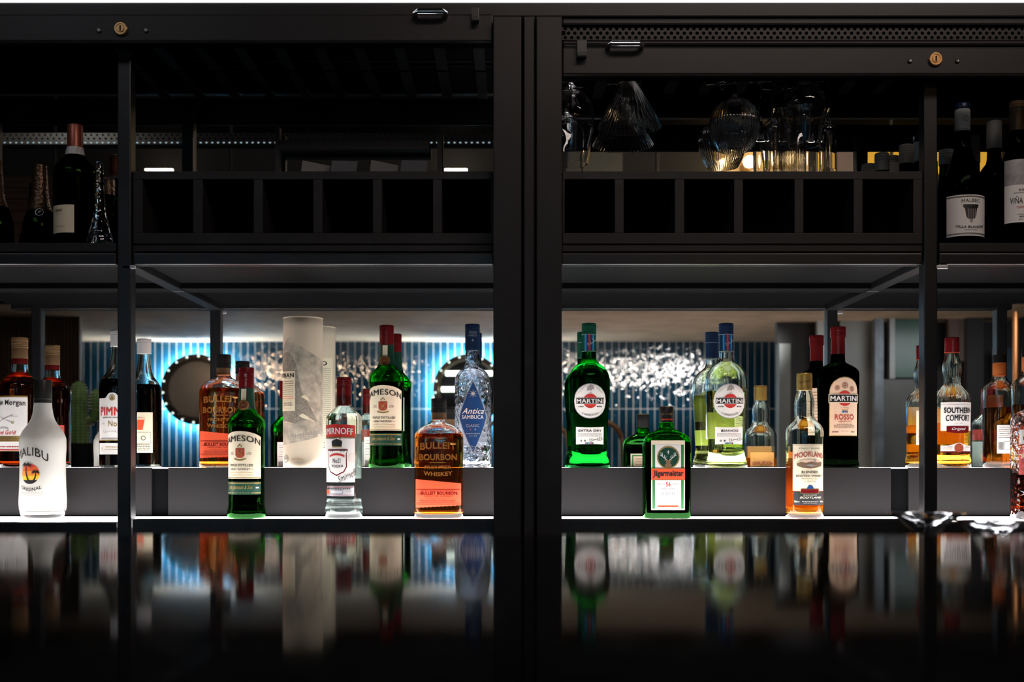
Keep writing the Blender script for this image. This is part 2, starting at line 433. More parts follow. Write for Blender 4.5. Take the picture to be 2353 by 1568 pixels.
# perforated grilles behind the sashes
def grille(p0, p1, D, zlo, zhi, rows, xr=None, cw=.0118, r=.0033):
    g = G(); pit = (zhi-zlo)/rows; x0, x1 = xr or (X(p0, D), X(p1, D)); n = int((x1-x0)/cw)
    for j in range(rows):
        for i in range(n):
            cx = x0+cw*(i+.5+.5*(j % 2)); cz = zlo+pit*(j+.5); dx = cw/2; dz = pit/2
            sq = [(dx, 0), (dx, dz), (0, dz), (-dx, dz), (-dx, 0), (-dx, -dz), (0, -dz), (dx, -dz)]
            vs = [(cx+a, D, cz+b) for a, b in sq]+[(cx+r*math.cos(PI*k/4), D, cz+r*math.sin(PI*k/4)) for k in range(8)]
            vs += [(v[0], v[1]+.0012, v[2]) for v in vs[8:]]
            g.add(vs, [(k, (k+1) % 8, 8+(k+1) % 8, 8+k) for k in range(8)]+[(8+k, 8+(k+1) % 8, 16+(k+1) % 8, 16+k) for k in range(8)])
    o = g.build('perforated_grille', 'frame', None, smooth=False, world=True)
    o.parent = sh; o.matrix_parent_inverse = sh.matrix_basis.inverted(); return o
grille(1291, 2660, 2.195, Z(91.5, 2.195), Z(61, 2.195), 3)
pxbox('grille_rail', 'frame', 1291, 2660, 41, 58, 2.187, .02, sh, .004)
pxbox('grille_rail', 'frame', 1291, 2660, 91.5, 104, 2.187, .02, sh, .004)
put('grille_back', 'void', X(1291, 2.2), X(2660, 2.2), 2.215, 2.218, Z(104, 2.2), Z(40, 2.2), sh)
tr = thing('perforated_light_trough', 'long perforated metal light trough, a row of tiny light dots in the upper left', 'light', (-.8, 1.0, 1.06))
D = 1.0; zl = 725/F*3.86-.009
o = grille(0, 1, D, zl, zl+.036, 3, (-1.85, .04), .0186, .0036); o.parent = tr; o.matrix_parent_inverse = tr.matrix_basis.inverted(); o.name = 'perforated_face'
put('led_line', E('trough_led', (.7, .9, 1), .6), -1.85, .04, D-.012, D-.009, zl+.004, zl+.009, tr)
put('trough_body', 'void', -1.85, .04, D-.04, D-.02, zl-.004, zl+.04, tr)

# sliding sashes with lock, screws, pull and latch
def sash(p0, p1, q0, q1, lock_px, lock_py, pull, latch, label):
    D = 2.155; t = thing('sliding_sash', label, 'sash', (X((p0+p1)/2, D), D, Z(q1, D)))
    pxbox('bottom_bar', 'frame', p0, p1, q0, q1, D, .032, t, .0035)
    pxbox('glazing_bead', 'frame2', p0, p1, q1+1.5, q1+5, D+.012, .014, t, .001)
    put('glint_mask', 'void', X(p0, D), X(p1, D), D+.0325, D+.034, Z(q0, D)-.012, Z(q0, D)+.002, t)  # black plate added to hide the lit sash edge in the mirror
    put('bar_rebate', 'void', X(p0, D), X(p1, D), D+.013, D+.03, Z(q1+2, D), Z(q1-1, D), t)
    def at(g, name, mat, px, py, par=None, y=D):
        o = g.build(name, mat, None, angle=40); o.location = (X(px, D), y, Z(py, D)+ZC); p = par or t
        o.parent = p; o.matrix_parent_inverse = p.matrix_basis.inverted() if p is t else (p.matrix_parent_inverse @ p.matrix_basis).inverted() @ t.matrix_basis.inverted() if False else p.matrix_basis.inverted()
        return o
    g = G().lathe([(0, .0125), (-.004, .0125), (-.0055, .0110), (-.0055, .0085), (-.0042, .0080), (-.0042, .0068), (-.006, .0062), (-.006, .0001)], n=40, axis='y')
    lk = g.build('lock', 'brass', t, angle=30); lk.location = (X(lock_px, D)-t.location.x, 0, Z(lock_py, D)+ZC-t.location.z)
    kw = G().box(-.0011, .0011, -.0066, -.0055, -.0048, .0048).build('keyway', 'void', lk, smooth=False)
    for dx in (-50, 58) if lock_px < 1000 else (-58, 51):
        g = G().lathe([(0, .0046), (-.002, .0046), (-.0035, .0032), (-.0035, .0014), (-.0022, .0012), (-.0022, .0001)], n=24, axis='y')
        o = g.build('screw', 'chrome', t, angle=30); o.location = (X(lock_px+dx, D)-t.location.x, 0, Z(lock_py+3, D)+ZC-t.location.z)
    a, b, c, d = pull; x0, x1 = X(a, D), X(b, D); z = Z((c+d)/2, D); r = .0052
    P = [(x0+.003, D+.004, z-.001), (x0+.003, D-.012, z), (x0+.008, D-.020, z), (x1-.008, D-.020, z), (x1-.003, D-.012, z), (x1-.003, D+.004, z-.001)]
    o = G().tube(P, r, 12).build('pull_handle', 'chrome', None, world=True)
    o.parent = t; o.matrix_parent_inverse = t.matrix_basis.inverted()
    a, b, c, d = latch
    l = pxbox('latch', 'frame2', a, b, c, d, D-.014, .016, t, .001)
    pxbox('latch_hook', 'black', a+1, b-1, d-8, d, D-.02, .008, t, .001)
    return t
sash(-330, 1133, 31, 96, 278, 67, (952, 1027, 28, 44), (1083, 1100, 16, 46), 'raised black sash bar with brass lock over the left half of the shelving')
sash(1291, 2680, 107, 172, 2148, 137, (1393, 1476, 99, 120), (1325, 1348, 91, 128), 'lowered black sash bar with brass lock under the perforated grille, right half')

# wine racks
def rack(x0, x1, ops, label):
    D = 2.207; t = thing('wine_rack', label, 'wine rack', (X((x0+x1)/2, D), D, ZS-.014))
    dep = .12; zb, zt = Z(575, D), Z(393.5, D)
    pxbox('top_board', 'board', x0, x1, 393.5, 412.5, D, dep, t, .0012)
    pxbox('bottom_board', 'board', x0, x1, 535.5, 561, D, dep, t, .0012)
    pxbox('plinth', 'board', x0, x1, 562, 578.5, D+.003, dep-.005, t, .001)
    e = [x0]+[v for o in ops for v in o]+[x1]
    for i in range(0, len(e), 2): pxbox('divider', 'board', e[i], e[i+1], 412, 536, D+.0006, dep, t, .0008)
    put('rack_back', 'void', X(x0, D)+.002, X(x1, D)-.002, D+dep, D+dep+.004, zb, zt-.002, t)
    return t
rack(305, 1132.5, ((327, 443), (465, 582), (603, 719), (740, 856), (877, 994), (1015, 1128)), 'black wine rack of square cubbies left of the centre post')
rack(1292, 2120, ((1297, 1412), (1433, 1550), (1572, 1686), (1707, 1825), (1846, 1961), (1982, 2098)), 'black wine rack of square cubbies right of the centre post')

# glass hanging rails under the top board
for nm, xs, lab in (('stemware_rack', [1300+83*i for i in range(10)], 'dark hanging stemware rack above the upside-down glasses'),
                    ('stemware_rack', [340+85*i for i in range(10)], 'dark empty stemware rack above the left wine rack')):
    D = 2.48; t = thing(nm, lab, 'glass rack', (X(xs[4], D), 2.4, .80))
    for i, px in enumerate(xs):
        x = X(px, D); put('rail', 'frame', x-.003, x+.003, 2.24, 2.425, .785, .80, t); put('rail_flange', 'frame', x-.011, x+.011, 2.24, 2.425, .783, .785, t)
    put('cross_bar', 'frame', X(xs[0], D)-.03, X(xs[-1], D)+.03, 2.41, 2.42, .7975, .7995, t)

# ================================================================ the counter and what stands before the shelves
cz = -.054
c = thing('bar_counter', 'polished black bar counter across the bottom of the photo', 'counter', (0, .4, -1.2))
g = G(); prof = []
for i in range(9):
    a = PI/2*i/8; prof.append((.822+.010*math.sin(a), cz-.010+.010*math.cos(a)))
vs = []; xx0, xx1 = -2.6, 2.6
for x in (xx0, xx1): vs += [(x, -.02, cz-.035), (x, -.02, cz), (x, .05, cz), (x, .80, cz), (x, .8215, cz)]+[(x, y, z) for y, z in prof]+[(x, .832, cz-.035)]
n = len(vs)//2; g.add(vs, [(i, (i+1) % n, n+(i+1) % n, n+i) for i in range(n)]+[tuple(range(n)), tuple(range(n, 2*n))])
o = g.build('counter_top', 'counter', None, world=True, angle=30); o.parent = c; o.matrix_parent_inverse = c.matrix_basis.inverted()
put('counter_front', 'board', -2.6, 2.6, .05, .10, -1.2, cz-.035, c)
put('counter_back', 'board', -2.6, 2.6, .72, .76, -1.2, cz-.035, c)
put('service_ledge', 'board', -2.6, 2.6, .76, 1.62, -.27, -.235, c)

# ================================================================ the room seen in the mirror
YW = RY(8.5)
def tile_mat():
    m, nt, b = _mat('blue_wall_tile'); L = nt.links
    tc = nt.nodes.new('ShaderNodeTexCoord'); sp = nt.nodes.new('ShaderNodeSeparateXYZ'); cb = nt.nodes.new('ShaderNodeCombineXYZ')
    L.new(tc.outputs['Object'], sp.inputs[0]); L.new(sp.outputs[2], cb.inputs[0]); L.new(sp.outputs[0], cb.inputs[1])
    br = nt.nodes.new('ShaderNodeTexBrick'); br.offset = 0; br.squash = 1
    for k, v in (('Scale', 1), ('Mortar Size', .0020), ('Mortar Smooth', .1), ('Bias', 0), ('Brick Width', .48), ('Row Height', .0507)): br.inputs[k].default_value = v
    br.inputs['Color1'].default_value = (.004, .030, .058, 1); br.inputs['Color2'].default_value = (.006, .044, .082, 1)
    br.inputs['Mortar'].default_value = (.55, .56, .56, 1)
    L.new(cb.outputs[0], br.inputs[0]); L.new(br.outputs['Color'], b.inputs['Base Color'])
    n = nt.nodes.new('ShaderNodeTexNoise'); n.inputs['Scale'].default_value = 17; n.inputs['Detail'].default_value = 2.5
    mp = nt.nodes.new('ShaderNodeMapping'); mp.inputs['Scale'].default_value = (1.7, 1, 1); L.new(tc.outputs['Object'], mp.inputs[0]); L.new(mp.outputs[0], n.inputs[0])
    bp = nt.nodes.new('ShaderNodeBump'); bp.inputs['Strength'].default_value = .8; bp.inputs['Distance'].default_value = .0045
    L.new(n.outputs[0], bp.inputs['Height'])
    b2 = nt.nodes.new('ShaderNodeBump'); b2.invert = True; b2.inputs['Strength'].default_value = .3; b2.inputs['Distance'].default_value = .0008
    L.new(br.outputs['Fac'], b2.inputs['Height']); L.new(bp.outputs[0], b2.inputs['Normal']); L.new(b2.outputs[0], b.inputs['Normal'])
    mr = nt.nodes.new('ShaderNodeMapRange'); mr.inputs[3].default_value = .04; mr.inputs[4].default_value = .7
    L.new(br.outputs['Fac'], mr.inputs[0]); L.new(mr.outputs[0], b.inputs['Roughness']); b.inputs['Specular IOR Level'].default_value = .6
    return m
xt0, xt1 = X(180, 8.5), X(1792, 8.5)
g = G().box(xt0, xt1, YW-.05, YW, -1.2-.34, .82-.34)
tw = g.build('wall_back', tile_mat(), None, smooth=False, kind='structure'); tw.location = (0, 0, ZC+.34)
MT['plaster'] = M('warm_grey_plaster', (.40, .285, .20), .7, 0, .2, 5, .3, 30)
MT['slat'] = M('dark_walnut_slat', (.16, .10, .075), .5, 0, .3, 30, stretch=(1, 1, .1))
MT['wood'] = M('dark_ceiling_plank', (.10, .055, .05), .5, 0, .4, 8, stretch=(.3, 1, 6))
MT['metal'] = M('grey_painted_metal', (.16, .165, .16), .42, .3, .12, 6)
MT['darkroom'] = M('dark_wall_paint', (.03, .028, .03), .6)
YS = RY(6.35)
put('ceiling', 'plaster', -3.8, 3.0, YW-.05, YS, .82, .86, kind='structure')
# wall above the low ceiling, facing the bar
put('wall_upper', 'darkroom', -3.8, 4.2, YS-.04, YS, .86, 1.62, kind='structure')
put('spill_mask', 'void', -3.8, 3.0, YS, YS+.012, .81, 1.08, kind='structure')  # black strip added to keep spotlight spill off the wall edge
put('ceiling_high', 'void', -4.0, 4.2, YS-.04, 3.0, 1.62, 1.66, kind='structure')
put('floor', M('dark_floorboards', (.045, .035, .03), .4, 0, .3, 4), -4.0, 4.2, -3.6, 3.0, -1.25, -1.2, kind='structure')
put('wall_left', 'darkroom', -4.0, -3.9, -3.6, 3.0, -1.2, 1.62, kind='structure')
put('wall_right', 'darkroom', 4.1, 4.2, -3.6, 3.0, -1.2, 1.62, kind='structure')
# planked panel and colour panels on the upper wall
g = G()
for i in range(6): g.box(X(-60, 6.09), X(262, 6.09), YS, YS+.018, Z(405, 6.09)-.06*i-.056, Z(405, 6.09)-.06*i)
o = g.build('trim_1', 'wood', None, world=True, smooth=False, kind='structure')
def R(name, mat, p0, p1, q0, q1, path, dep, label, cat, mir=MY, kind=None):     # something in the room, placed where the mirror shows it
    o = put(name, mat, X(p0, path), X(p1, path), 2*mir-path-dep, 2*mir-path, Z(q1, path), Z(q0, path), kind=kind)
    if label: tag(o, label, cat)
    return o
R('wall_panel', E('amber_lit_panel', (1, .52, .05), .52), 1992, 2300, 338, 398, 6.09, .02, 'glowing amber yellow wall panel reflected behind the wine bottles, upper right', 'wall panel', MU)
R('wall_panel', M('pale_pink_panel', (.5, .4, .38), .6), 1925, 1991, 338, 398, 6.09, .02, 'pale pinkish wall panel beside the glowing amber one', 'wall panel', MU)
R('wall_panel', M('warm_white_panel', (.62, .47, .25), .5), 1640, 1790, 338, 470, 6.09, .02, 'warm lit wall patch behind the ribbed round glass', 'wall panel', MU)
R('trim_2', 'metal', 1300, 1430, 338, 470, 6.09, .02, None, None, MU, kind='structure')
for (px, py, w, st, hh) in ((364, 387, 62, 12, 4), (1047, 387, 50, 25, 4)):
    o = R('tube_lamp', E('warm_white_tube', (1, .82, .6), st), px-w/2, px+w/2, py+1.3, py+3.6, 5.95, .02, 'short warm tube lamp glowing above the %s end of the left wine rack' % ('left' if px < 700 else 'right'), 'lamp', MU)
lamp = thing('globe_lamp', 'warm glowing globe wall lamp behind the hanging glasses', 'lamp', (X(1722, 5.95), 2*MU-5.95, Z(372, 5.95)))
G().lathe([(-.028, .001), (-.024, .014), (-.014, .025), (0, .03), (.014, .025), (.024, .014), (.028, .001)], n=24).build('globe', E('warm_globe', (1, .68, .34), 110), lamp)
G().box(-.02, .02, -.11, -.025, -.02, .02).build('wall_bracket', 'brass', lamp, bevel=.003)
# slatted partition
g = G(); x = X(-120, 7); g.box(X(-120, 7), X(181, 7), RY(7)-.05, RY(7)-.02, -1.2, .82)
while x < X(178, 7): g.box(x, x+.0115, RY(7)-.02, RY(7), -1.2, .819); x += .0205
g.build('wall_slatted', 'slat', None, smooth=False, world=True, kind='structure')
# round backlit mirrors
def porthole(px, py, inner, label, bars):
    x, z = X(px, 8.42), Z(py, 8.42); t = thing('round_mirror', label, 'mirror', (x, YW, z), 'round backlit mirrors on the tiled wall')
    R0 = .252
    def ring(name, mat, prof, par=t): return G().lathe(prof, n=72, axis='y', cap0=False, cap1=False).build(name, mat, par, angle=40)
    ring('backlight', E('halo_led', (.75, .92, 1), 560), [(.022, R0-.022), (.036, R0-.022), (.036, R0-.006), (.022, R0-.006), (.022, R0-.022)])
    G().lathe([(.001, R0-.045), (.04, R0-.045)], n=48, axis='y').build('back_plate', 'darkroom', t)
    ring('rim', M('dark_bronze_rim', (.09, .075, .06), .3, .7), [(.045, R0-.055), (.045, R0), (.075, R0), (.08, R0-.004), (.08, R0-.038), (.06, R0-.05), (.045, R0-.055)])
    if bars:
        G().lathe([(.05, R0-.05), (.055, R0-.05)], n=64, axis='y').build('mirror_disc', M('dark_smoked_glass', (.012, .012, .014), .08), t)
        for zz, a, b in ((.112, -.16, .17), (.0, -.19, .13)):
            G().tube([(a, .075, zz), (b, .075, zz)], .017, 12).build('tube_reflection', E('painted_tube_reflection', (.9, 1, .85), 5), t)  # glowing bars stand in for tubes reflected in this mirror
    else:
        G().lathe([(.05, R0-.05), (.055, R0-.05)], n=64, axis='y').build('slat_reflection_disc', inner, t)
    for i in range(18):
        a = 2*PI*i/18+.1
        G().lathe([(.078, .006), (.086, .006), (.09, .003), (.091, .0005)], 0, 0, 12, axis='y').build('stud', E('stud_bulb', (.85, 1, .92), 2.6), t).location = ((R0-.018)*math.cos(a), 0, (R0-.018)*math.sin(a))
    return t
MT['slat_refl'] = M('painted_slat_reflection', (.33, .27, .235), .45, .3, .12, 60, stretch=(8, 1, .05))  # reflection of slats put into the colour of the mirror face
porthole(450, 895, 'slat_refl', 'round backlit mirror with a slat reflection painted on its face, behind the square orange bottle', False)
porthole(1076, 895, 'slat_refl', 'round backlit mirror with two reflected tubes built as glowing bars, behind the blue-label bottle', True)
# the glitter on the tiles comes from warm ceiling spots by the bar
MT['spot'] = E('dim_lens', (1, .85, .7), 2)
for k, (x, r, pw, cl, lb) in enumerate(((-2.4, .05, 10, (1, .7, .45), 'leftmost black ceiling spotlight aimed at the tiles'), (-1.95, .05, 14, (1, .72, .48), 'second black ceiling spotlight from the left aimed at the tiles'), (-1.2, .04, 6, (1, .72, .48), 'third black ceiling spotlight from the left aimed at the tiles'), (.62, .055, 26, (1, .86, .72), 'black ceiling spotlight near the centre aimed at the tiles'), (1.15, .06, 26, (1, .93, .86), 'black ceiling spotlight right of the centre aimed at the tiles'), (1.62, .07, 60, (1, .97, .94), 'largest black ceiling spotlight aimed at the tiles, furthest right'))):
    t = thing('ceiling_spotlight', lb, 'spotlight', (x, -.3, .86), 'ceiling spotlights over the bar')
    G().lathe([(-.02, r), (-.022, r*.9)], n=24, axis='y').build('lens', 'spot', t)
    G().lathe([(-.024, r+.012), (.10, r+.012), (.11, r*.6)], n=24, axis='y', cap0=False).build('housing', 'black', t)
    G().lathe([(r+.01, .008), (.76, .008)], cx=0, cy=.05, n=12).build('stem', 'black', t)
    d = bpy.data.lights.new('spotlight_beam', 'SPOT'); d.energy = pw*4.2; d.color = cl; d.shadow_soft_size = r; d.spot_size = .38; d.spot_blend = .8
    o = bpy.data.objects.new('spotlight_beam', d); S.collection.objects.link(o); o.parent = t; o.location = (0, -.08-r, 0)
    o.rotation_euler = Vector((-.27*x, -3.02, -.22)).to_track_quat('-Z', 'Y').to_euler()
# unseen cool fill lamps, added to put glints into the coupe glasses
for x, y, z, st, lb in ((.42, 1.12, 1.25, 34, 'unseen cool fill lamp above the ledge, nearer the centre post'), (.62, 1.05, 1.25, 34, 'unseen cool fill lamp above the ledge, nearer the right side')):
    t = thing('fill_lamp', lb, 'lamp', (x, y, z), 'unseen fill lamps above the ledge')
    G().lathe([(-.03, .03), (-.03, .034), (.05, .034), (.055, .006), (1.62-z, .006)], n=20, cap0=False).build('housing', 'black', t)
    d = bpy.data.lights.new('fill_lamp_beam', 'SPOT'); d.energy = st; d.color = (.45, .68, 1); d.shadow_soft_size = .025; d.spot_size = .28; d.spot_blend = .5
    o = bpy.data.objects.new('fill_lamp_beam', d); S.collection.objects.link(o); o.parent = t; o.location = (0, 0, -.06)
# right: steel doors and panels
R('wall_side', 'darkroom', 1785, 2900, 560, 1420, 7.3, .06, None, None, kind='structure')
R('trim_3', 'metal', 1790, 1816, 790, 1090, 7.2, .08, None, None, kind='structure')
R('trim_4', M('pale_metal', (.5, .48, .46), .4, .5), 1878, 1893, 700, 1090, 7.2, .05, None, None, kind='structure')
R('trim_5', 'metal', 1893, 1915, 700, 1090, 7.22, .04, None, None, kind='structure')
R('trim_6', M('pale_metal2', (.45, .43, .43), .4, .5), 1915, 1922, 700, 1090, 7.2, .05, None, None, kind='structure')
R('door_1', M('light_grey_door', (.30, .30, .285), .4, .2, .15, 3), 1930, 2008, 700, 1120, 7.22, .05, None, None, kind='structure')
R('trim_7', M('blue_grey_steel', (.20, .23, .26), .4, .4, .4, 8), 2010, 2030, 700, 1090, 7.1, .06, None, None, kind='structure')
R('trim_8', M('light_steel', (.36, .37, .37), .4, .4), 2044, 2056, 700, 870, 7.1, .06, None, None, kind='structure')
d = R('door_2', 'metal', 2030, 2150, 872, 1120, 7.12, .06, None, None, kind='structure')
R('window_1', M('green_tinted_pane', (.07, .19, .15), .2, 0, .3, 3), 2056, 2150, 700, 868, 7.12, .05, None, None, kind='structure')
R('trim_9', 'slat', 2180, 2222, 700, 830, 7.1, .06, None, None, kind='structure')
R('trim_10', 'darkroom', 2222, 2260, 700, 1100, 7.05, .06, None, None, kind='structure')
R('window_2', M('blue_tinted_pane', (.05, .09, .14), .3, 0, .4, 4), 2286, 2325, 800, 968, 7.1, .05, None, None, kind='structure')
tag(G().tube([(X(2333, 6.6), RY(6.6), -1.2), (X(2333, 6.6), RY(6.6), .80)], .016, 14).build('copper_pipe', M('copper_pipe', (.8, .32, .12), .28, .8), None, world=True), 'upright copper pipe reflected at the right edge', 'pipe')
# bar stools at the counter
def stool(px, path, top, mat, label, w=.20):
    x, y = X(px, path), RY(path); t = thing('bar_stool', label, 'bar stool', (x, y, -1.2)); zt = Z(top, path)+1.2
    G().lathe([(.72, .135), (.73, .148), (.75, .148), (.762, .135)], 0, 0, 32).build('seat', mat, t)
    for sx in (-1, 1):
        for sy in (-1, 1): G().tube([(sx*.10, sy*.10, .725), (sx*.14, sy*.14, 0)], .014, 10).build('leg', mat, t)
    G().tube([(.175*math.cos(PI*i/12), .175*math.sin(PI*i/12), .25) for i in range(24)], .009, 8, True).build('foot_ring', 'frame', t)
    P = [(w, -.14, .745), (w*1.05, -.17, zt-.25), (w*.98, -.18, zt-.1)]+[(w*.95*math.cos(PI*i/10), -.185, zt-.1+.1*math.sin(PI*i/10)) for i in range(1, 10)]+[(-w*.98, -.18, zt-.1), (-w*1.05, -.17, zt-.25), (-w, -.14, .745)]
    G().tube(P, .013, 10).build('backrest', mat, t); return t
MT['bent'] = M('bentwood', (.36, .17, .08), .35, 0, .2, 30)
MT['pale'] = M('pale_leather', (.55, .33, .22), .5)
stool(1388, 5.75, 966, 'bent', 'bentwood bar stool reflected behind the squat green bottles', .105)
stool(1200, 5.9, 958, 'pale', 'pale bar stool reflected beside the centre post', .235)

# cactus standing on the counter, left of the camera, seen in the mirror
cp = 4.62; cx_, cy_ = X(181, cp), RY(cp)
t = thing('potted_cactus', 'green spiny columnar cactus with two arms in a dark pot', 'cactus', (cx_, cy_, cz))
G().lathe([(0, .055), (.006, .058), (.10, .07), (.105, .072), (.105, .064), (.095, .062), (.094, .0005)], n=40).build('pot', 'black', t)
def arm(path, rad, name):
    g = G(); n = 55; m = len(path); vs = []; fs = []
    P = [Vector(p) for p in path]
    for j, p in enumerate(P):
        d = (P[min(j+1, m-1)]-P[max(j-1, 0)]).normalized(); u = d.cross(Vector((0, 1, 0))).normalized(); w = d.cross(u)
        for i in range(n):
            a = 2*PI*i/n; r = rad[j]*(1+.09*math.cos(11*a)); vs.append(p+u*math.cos(a)*r+w*math.sin(a)*r)
    for j in range(m-1):
        for i in range(n): fs.append((j*n+i, j*n+(i+1) % n, (j+1)*n+(i+1) % n, (j+1)*n+i))
    fs += [tuple(range(n))[::-1], tuple(range((m-1)*n, m*n))]; g.add(vs, fs); o = g.build(name, MT['cactus'], t, angle=80)
    sg = G(); k = 0
    for j in range(0, m-1):
        p = P[j]; d = (P[min(j+1, m-1)]-P[max(j-1, 0)]).normalized(); u = d.cross(Vector((0, 1, 0))).normalized(); w = d.cross(u)
        for i in range(11):
            a = 2*PI*(i+(.0))/11; c = p+(u*math.cos(a)+w*math.sin(a))*rad[j]*1.09
            for q in range(5):
                b = 2*PI*q/5+j; e = (u*math.cos(a)+w*math.sin(a))*.0045+(u*math.cos(b)+w*math.sin(b)+d*math.sin(b*2))*.0035
                s1 = d*.0007; s2 = (u*math.sin(a)-w*math.cos(a))*.0007
                sg.add([c+s1, c-s1+s2, c-s1-s2, c+e], [(0, 1, 2), (0, 1, 3), (1, 2, 3), (2, 0, 3)])
    sp_ = sg.build('spines', 'cream', o, smooth=False); sp_['kind'] = 'stuff'
MT['cactus'] = M('cactus_skin', (.12, .22, .06), .55, 0, .25, 40)
H = .345
arm([(0, 0, .09+(H-.09)*i/22) for i in range(23)], [.031+.002*math.sin(i*.4) if i < 17 else .031*math.sqrt(max(.02, 1-((i-16)/6.3)**2)) for i in range(23)], 'stem')
arm([(.03+.035*min(1, i/4), 0, .185+.013*i*(.35 if i < 4 else 1)) for i in range(11)], [.012, .013, .014, .016, .018, .02, .021, .021, .019, .014, .006], 'arm')
arm([(-.035-.03*min(1, i/4), 0, .14+.010*i*(.35 if i < 4 else 1)) for i in range(8)], [.009, .010, .011, .013, .014, .013, .010, .004], 'arm')

# ================================================================ bottles
UF, UT = 2.35/F/2.904, 2.465/F/2.904                 # metres per crop unit, front row and step row
YF, YT = 2.345, 2.465
ZB = ZG+.0003; ZU = ZT-.0017

def backlabel(b, U, z0, z1, barcode=True, mat='white'):
    l = b.label(mat, -U, U, z0, z1, back=True, name='back_label'); h = z1-z0
    for i in range(6): l.fine(0, z1-h*.1-h*.07*i, U*1.6, 3.5, 'black' if i % 2 else 'grey')
    l.frame(-U*.8, U*.2, z0+h*.12, z0+h*.42, 2, 'black')
    if barcode:
        for i in range(11): l.rect(U*.3+i*U*.05, U*.3+i*U*.05+U*(.02 if i % 3 else .035), z0+h*.12, z0+h*.4, 'black', 'barcode')
    return l.done()

# --- green whiskey
MT['g_whis'] = glass('dark_whiskey', (.22, .15, .02), 0, 1.36)
def jameson():
    P = [(0, 112), (6, 121), (28, 126), (58, 124), (78, 118), (300, 117), (560, 118), (612, 124), (640, 121), (675, 98), (705, 70), (735, 57), (800, 51), (880, 47), (985, 46)]
    b = Bottle('whiskey_bottle', 'green whiskey bottle with cream label and red cap, on the lit lower shelf', 'whiskey bottle', P, UF, glassm='g_deep', liquid=(600, 'g_whis'))
    G_ = 'green whiskey bottles with cream labels'; b.root['group'] = G_
    b.cap(862, 1000, 50, 'redcap', grooves=(930, 944, 958))
    arch = lambda u: 575-38*(u/150)**2
    l = b.label('cream', -150, 150, 262, arch)
    l.text('JAMESON', 0, 492, 282, 50, 'black', arch=30, bold=.025)
    for e in (-1,): 
        for i in range(20):
            pass
    l.text("ESTD", -60, 431, 26, 9, 'black'); l.text('1780', 60, 431, 30, 9, 'black')
    l.rect(-74, -42, 420, 422, 'brick'); l.rect(42, 76, 420, 422, 'brick')
    l.poly([(-31, 462), (31, 462), (31, 415), (22, 402), (0, 398), (-22, 402), (-31, 415)], 'brick', 'crest')
    l.raw([(-24, 408), (-20, 404), (24, 454), (20, 458)], [(0, 1, 2, 3)], 'gold', 'crest_cross', .0002); l.raw([(24, 408), (20, 404), (-24, 454), (-20, 458)], [(0, 1, 2, 3)], 'gold', 'crest_cross', .0003)
    for du, dz in ((0, 484), (-11, 476), (11, 476)): l.star(du, dz, 8, 5, 'gold', .5, 'crest_top')
    for i in range(10): l.rect(-40+8*i, -32+8*i, 388-8*(1-((i-4.5)/4.5)**2), 397-8*(1-((i-4.5)/4.5)**2), 'gold', 'scroll')
    l.text('TRIPLE DISTILLED', 0, 350, 172, 15, 'black', bold=.02); l.text('IRISH WHISKEY', 0, 324, 134, 13, 'black', bold=.02)
    l.rect(-88, -70, 323, 325, 'brick'); l.rect(70, 88, 323, 325, 'brick')
    l.text('CRAFTED FOR SMOOTHNESS', 0, 302, 170, 8, 'gold'); l.text('AT THE MIDLETON DISTILLERY', 0, 285, 180, 8, 'gold')
    l.frame(-149, 149, 266, 270, 2, 'gold'); l.done()
    l = b.label('dgreen', -150, 150, 158, 243, name='lower_label')
    l.rect(-148, 148, 230, 236, 'gold'); l.rect(-148, -70, 166, 171, 'gold'); l.rect(72, 148, 166, 171, 'gold')
    l.text('John Jameson & Son', -8, 203, 178, 34, 'gold', shear=.45, bold=.004, name='signature'); l.fine(118, 203, 26, 10, 'white'); l.text('PRODUCT OF IRELAND', 0, 169, 128, 7, 'gold'); l.done()
    b.sleeve(722, 862, 'dgreen')
    l = b.label('cream', -17, 17, 782, 856, name='neck_strip', off=.0006); l.done()
    l = b.label(None, 0, 0, 0, 0); l.off = .0012
    l.disc(0, 748, 34, 'copper', 'neck_seal'); l.disc(0, 748, 34, 'gold', 'seal_ring', 31, .0003); l.disc(0, 748, 25, 'gold', 'seal_ring', 23, .0003); l.text('J&S', 0, 748, 28, 16, 'gold', lift=.0006); l.done()
    backlabel(b, 70, 270, 520)
    return b
jm = jameson(); jm.place(566, YF, ZB, -9)
place_copy(jm.root, 'green whiskey bottle with cream label, on the upper step behind the clear vodka bottle', (X(888, YT), YT, ZU), -7)

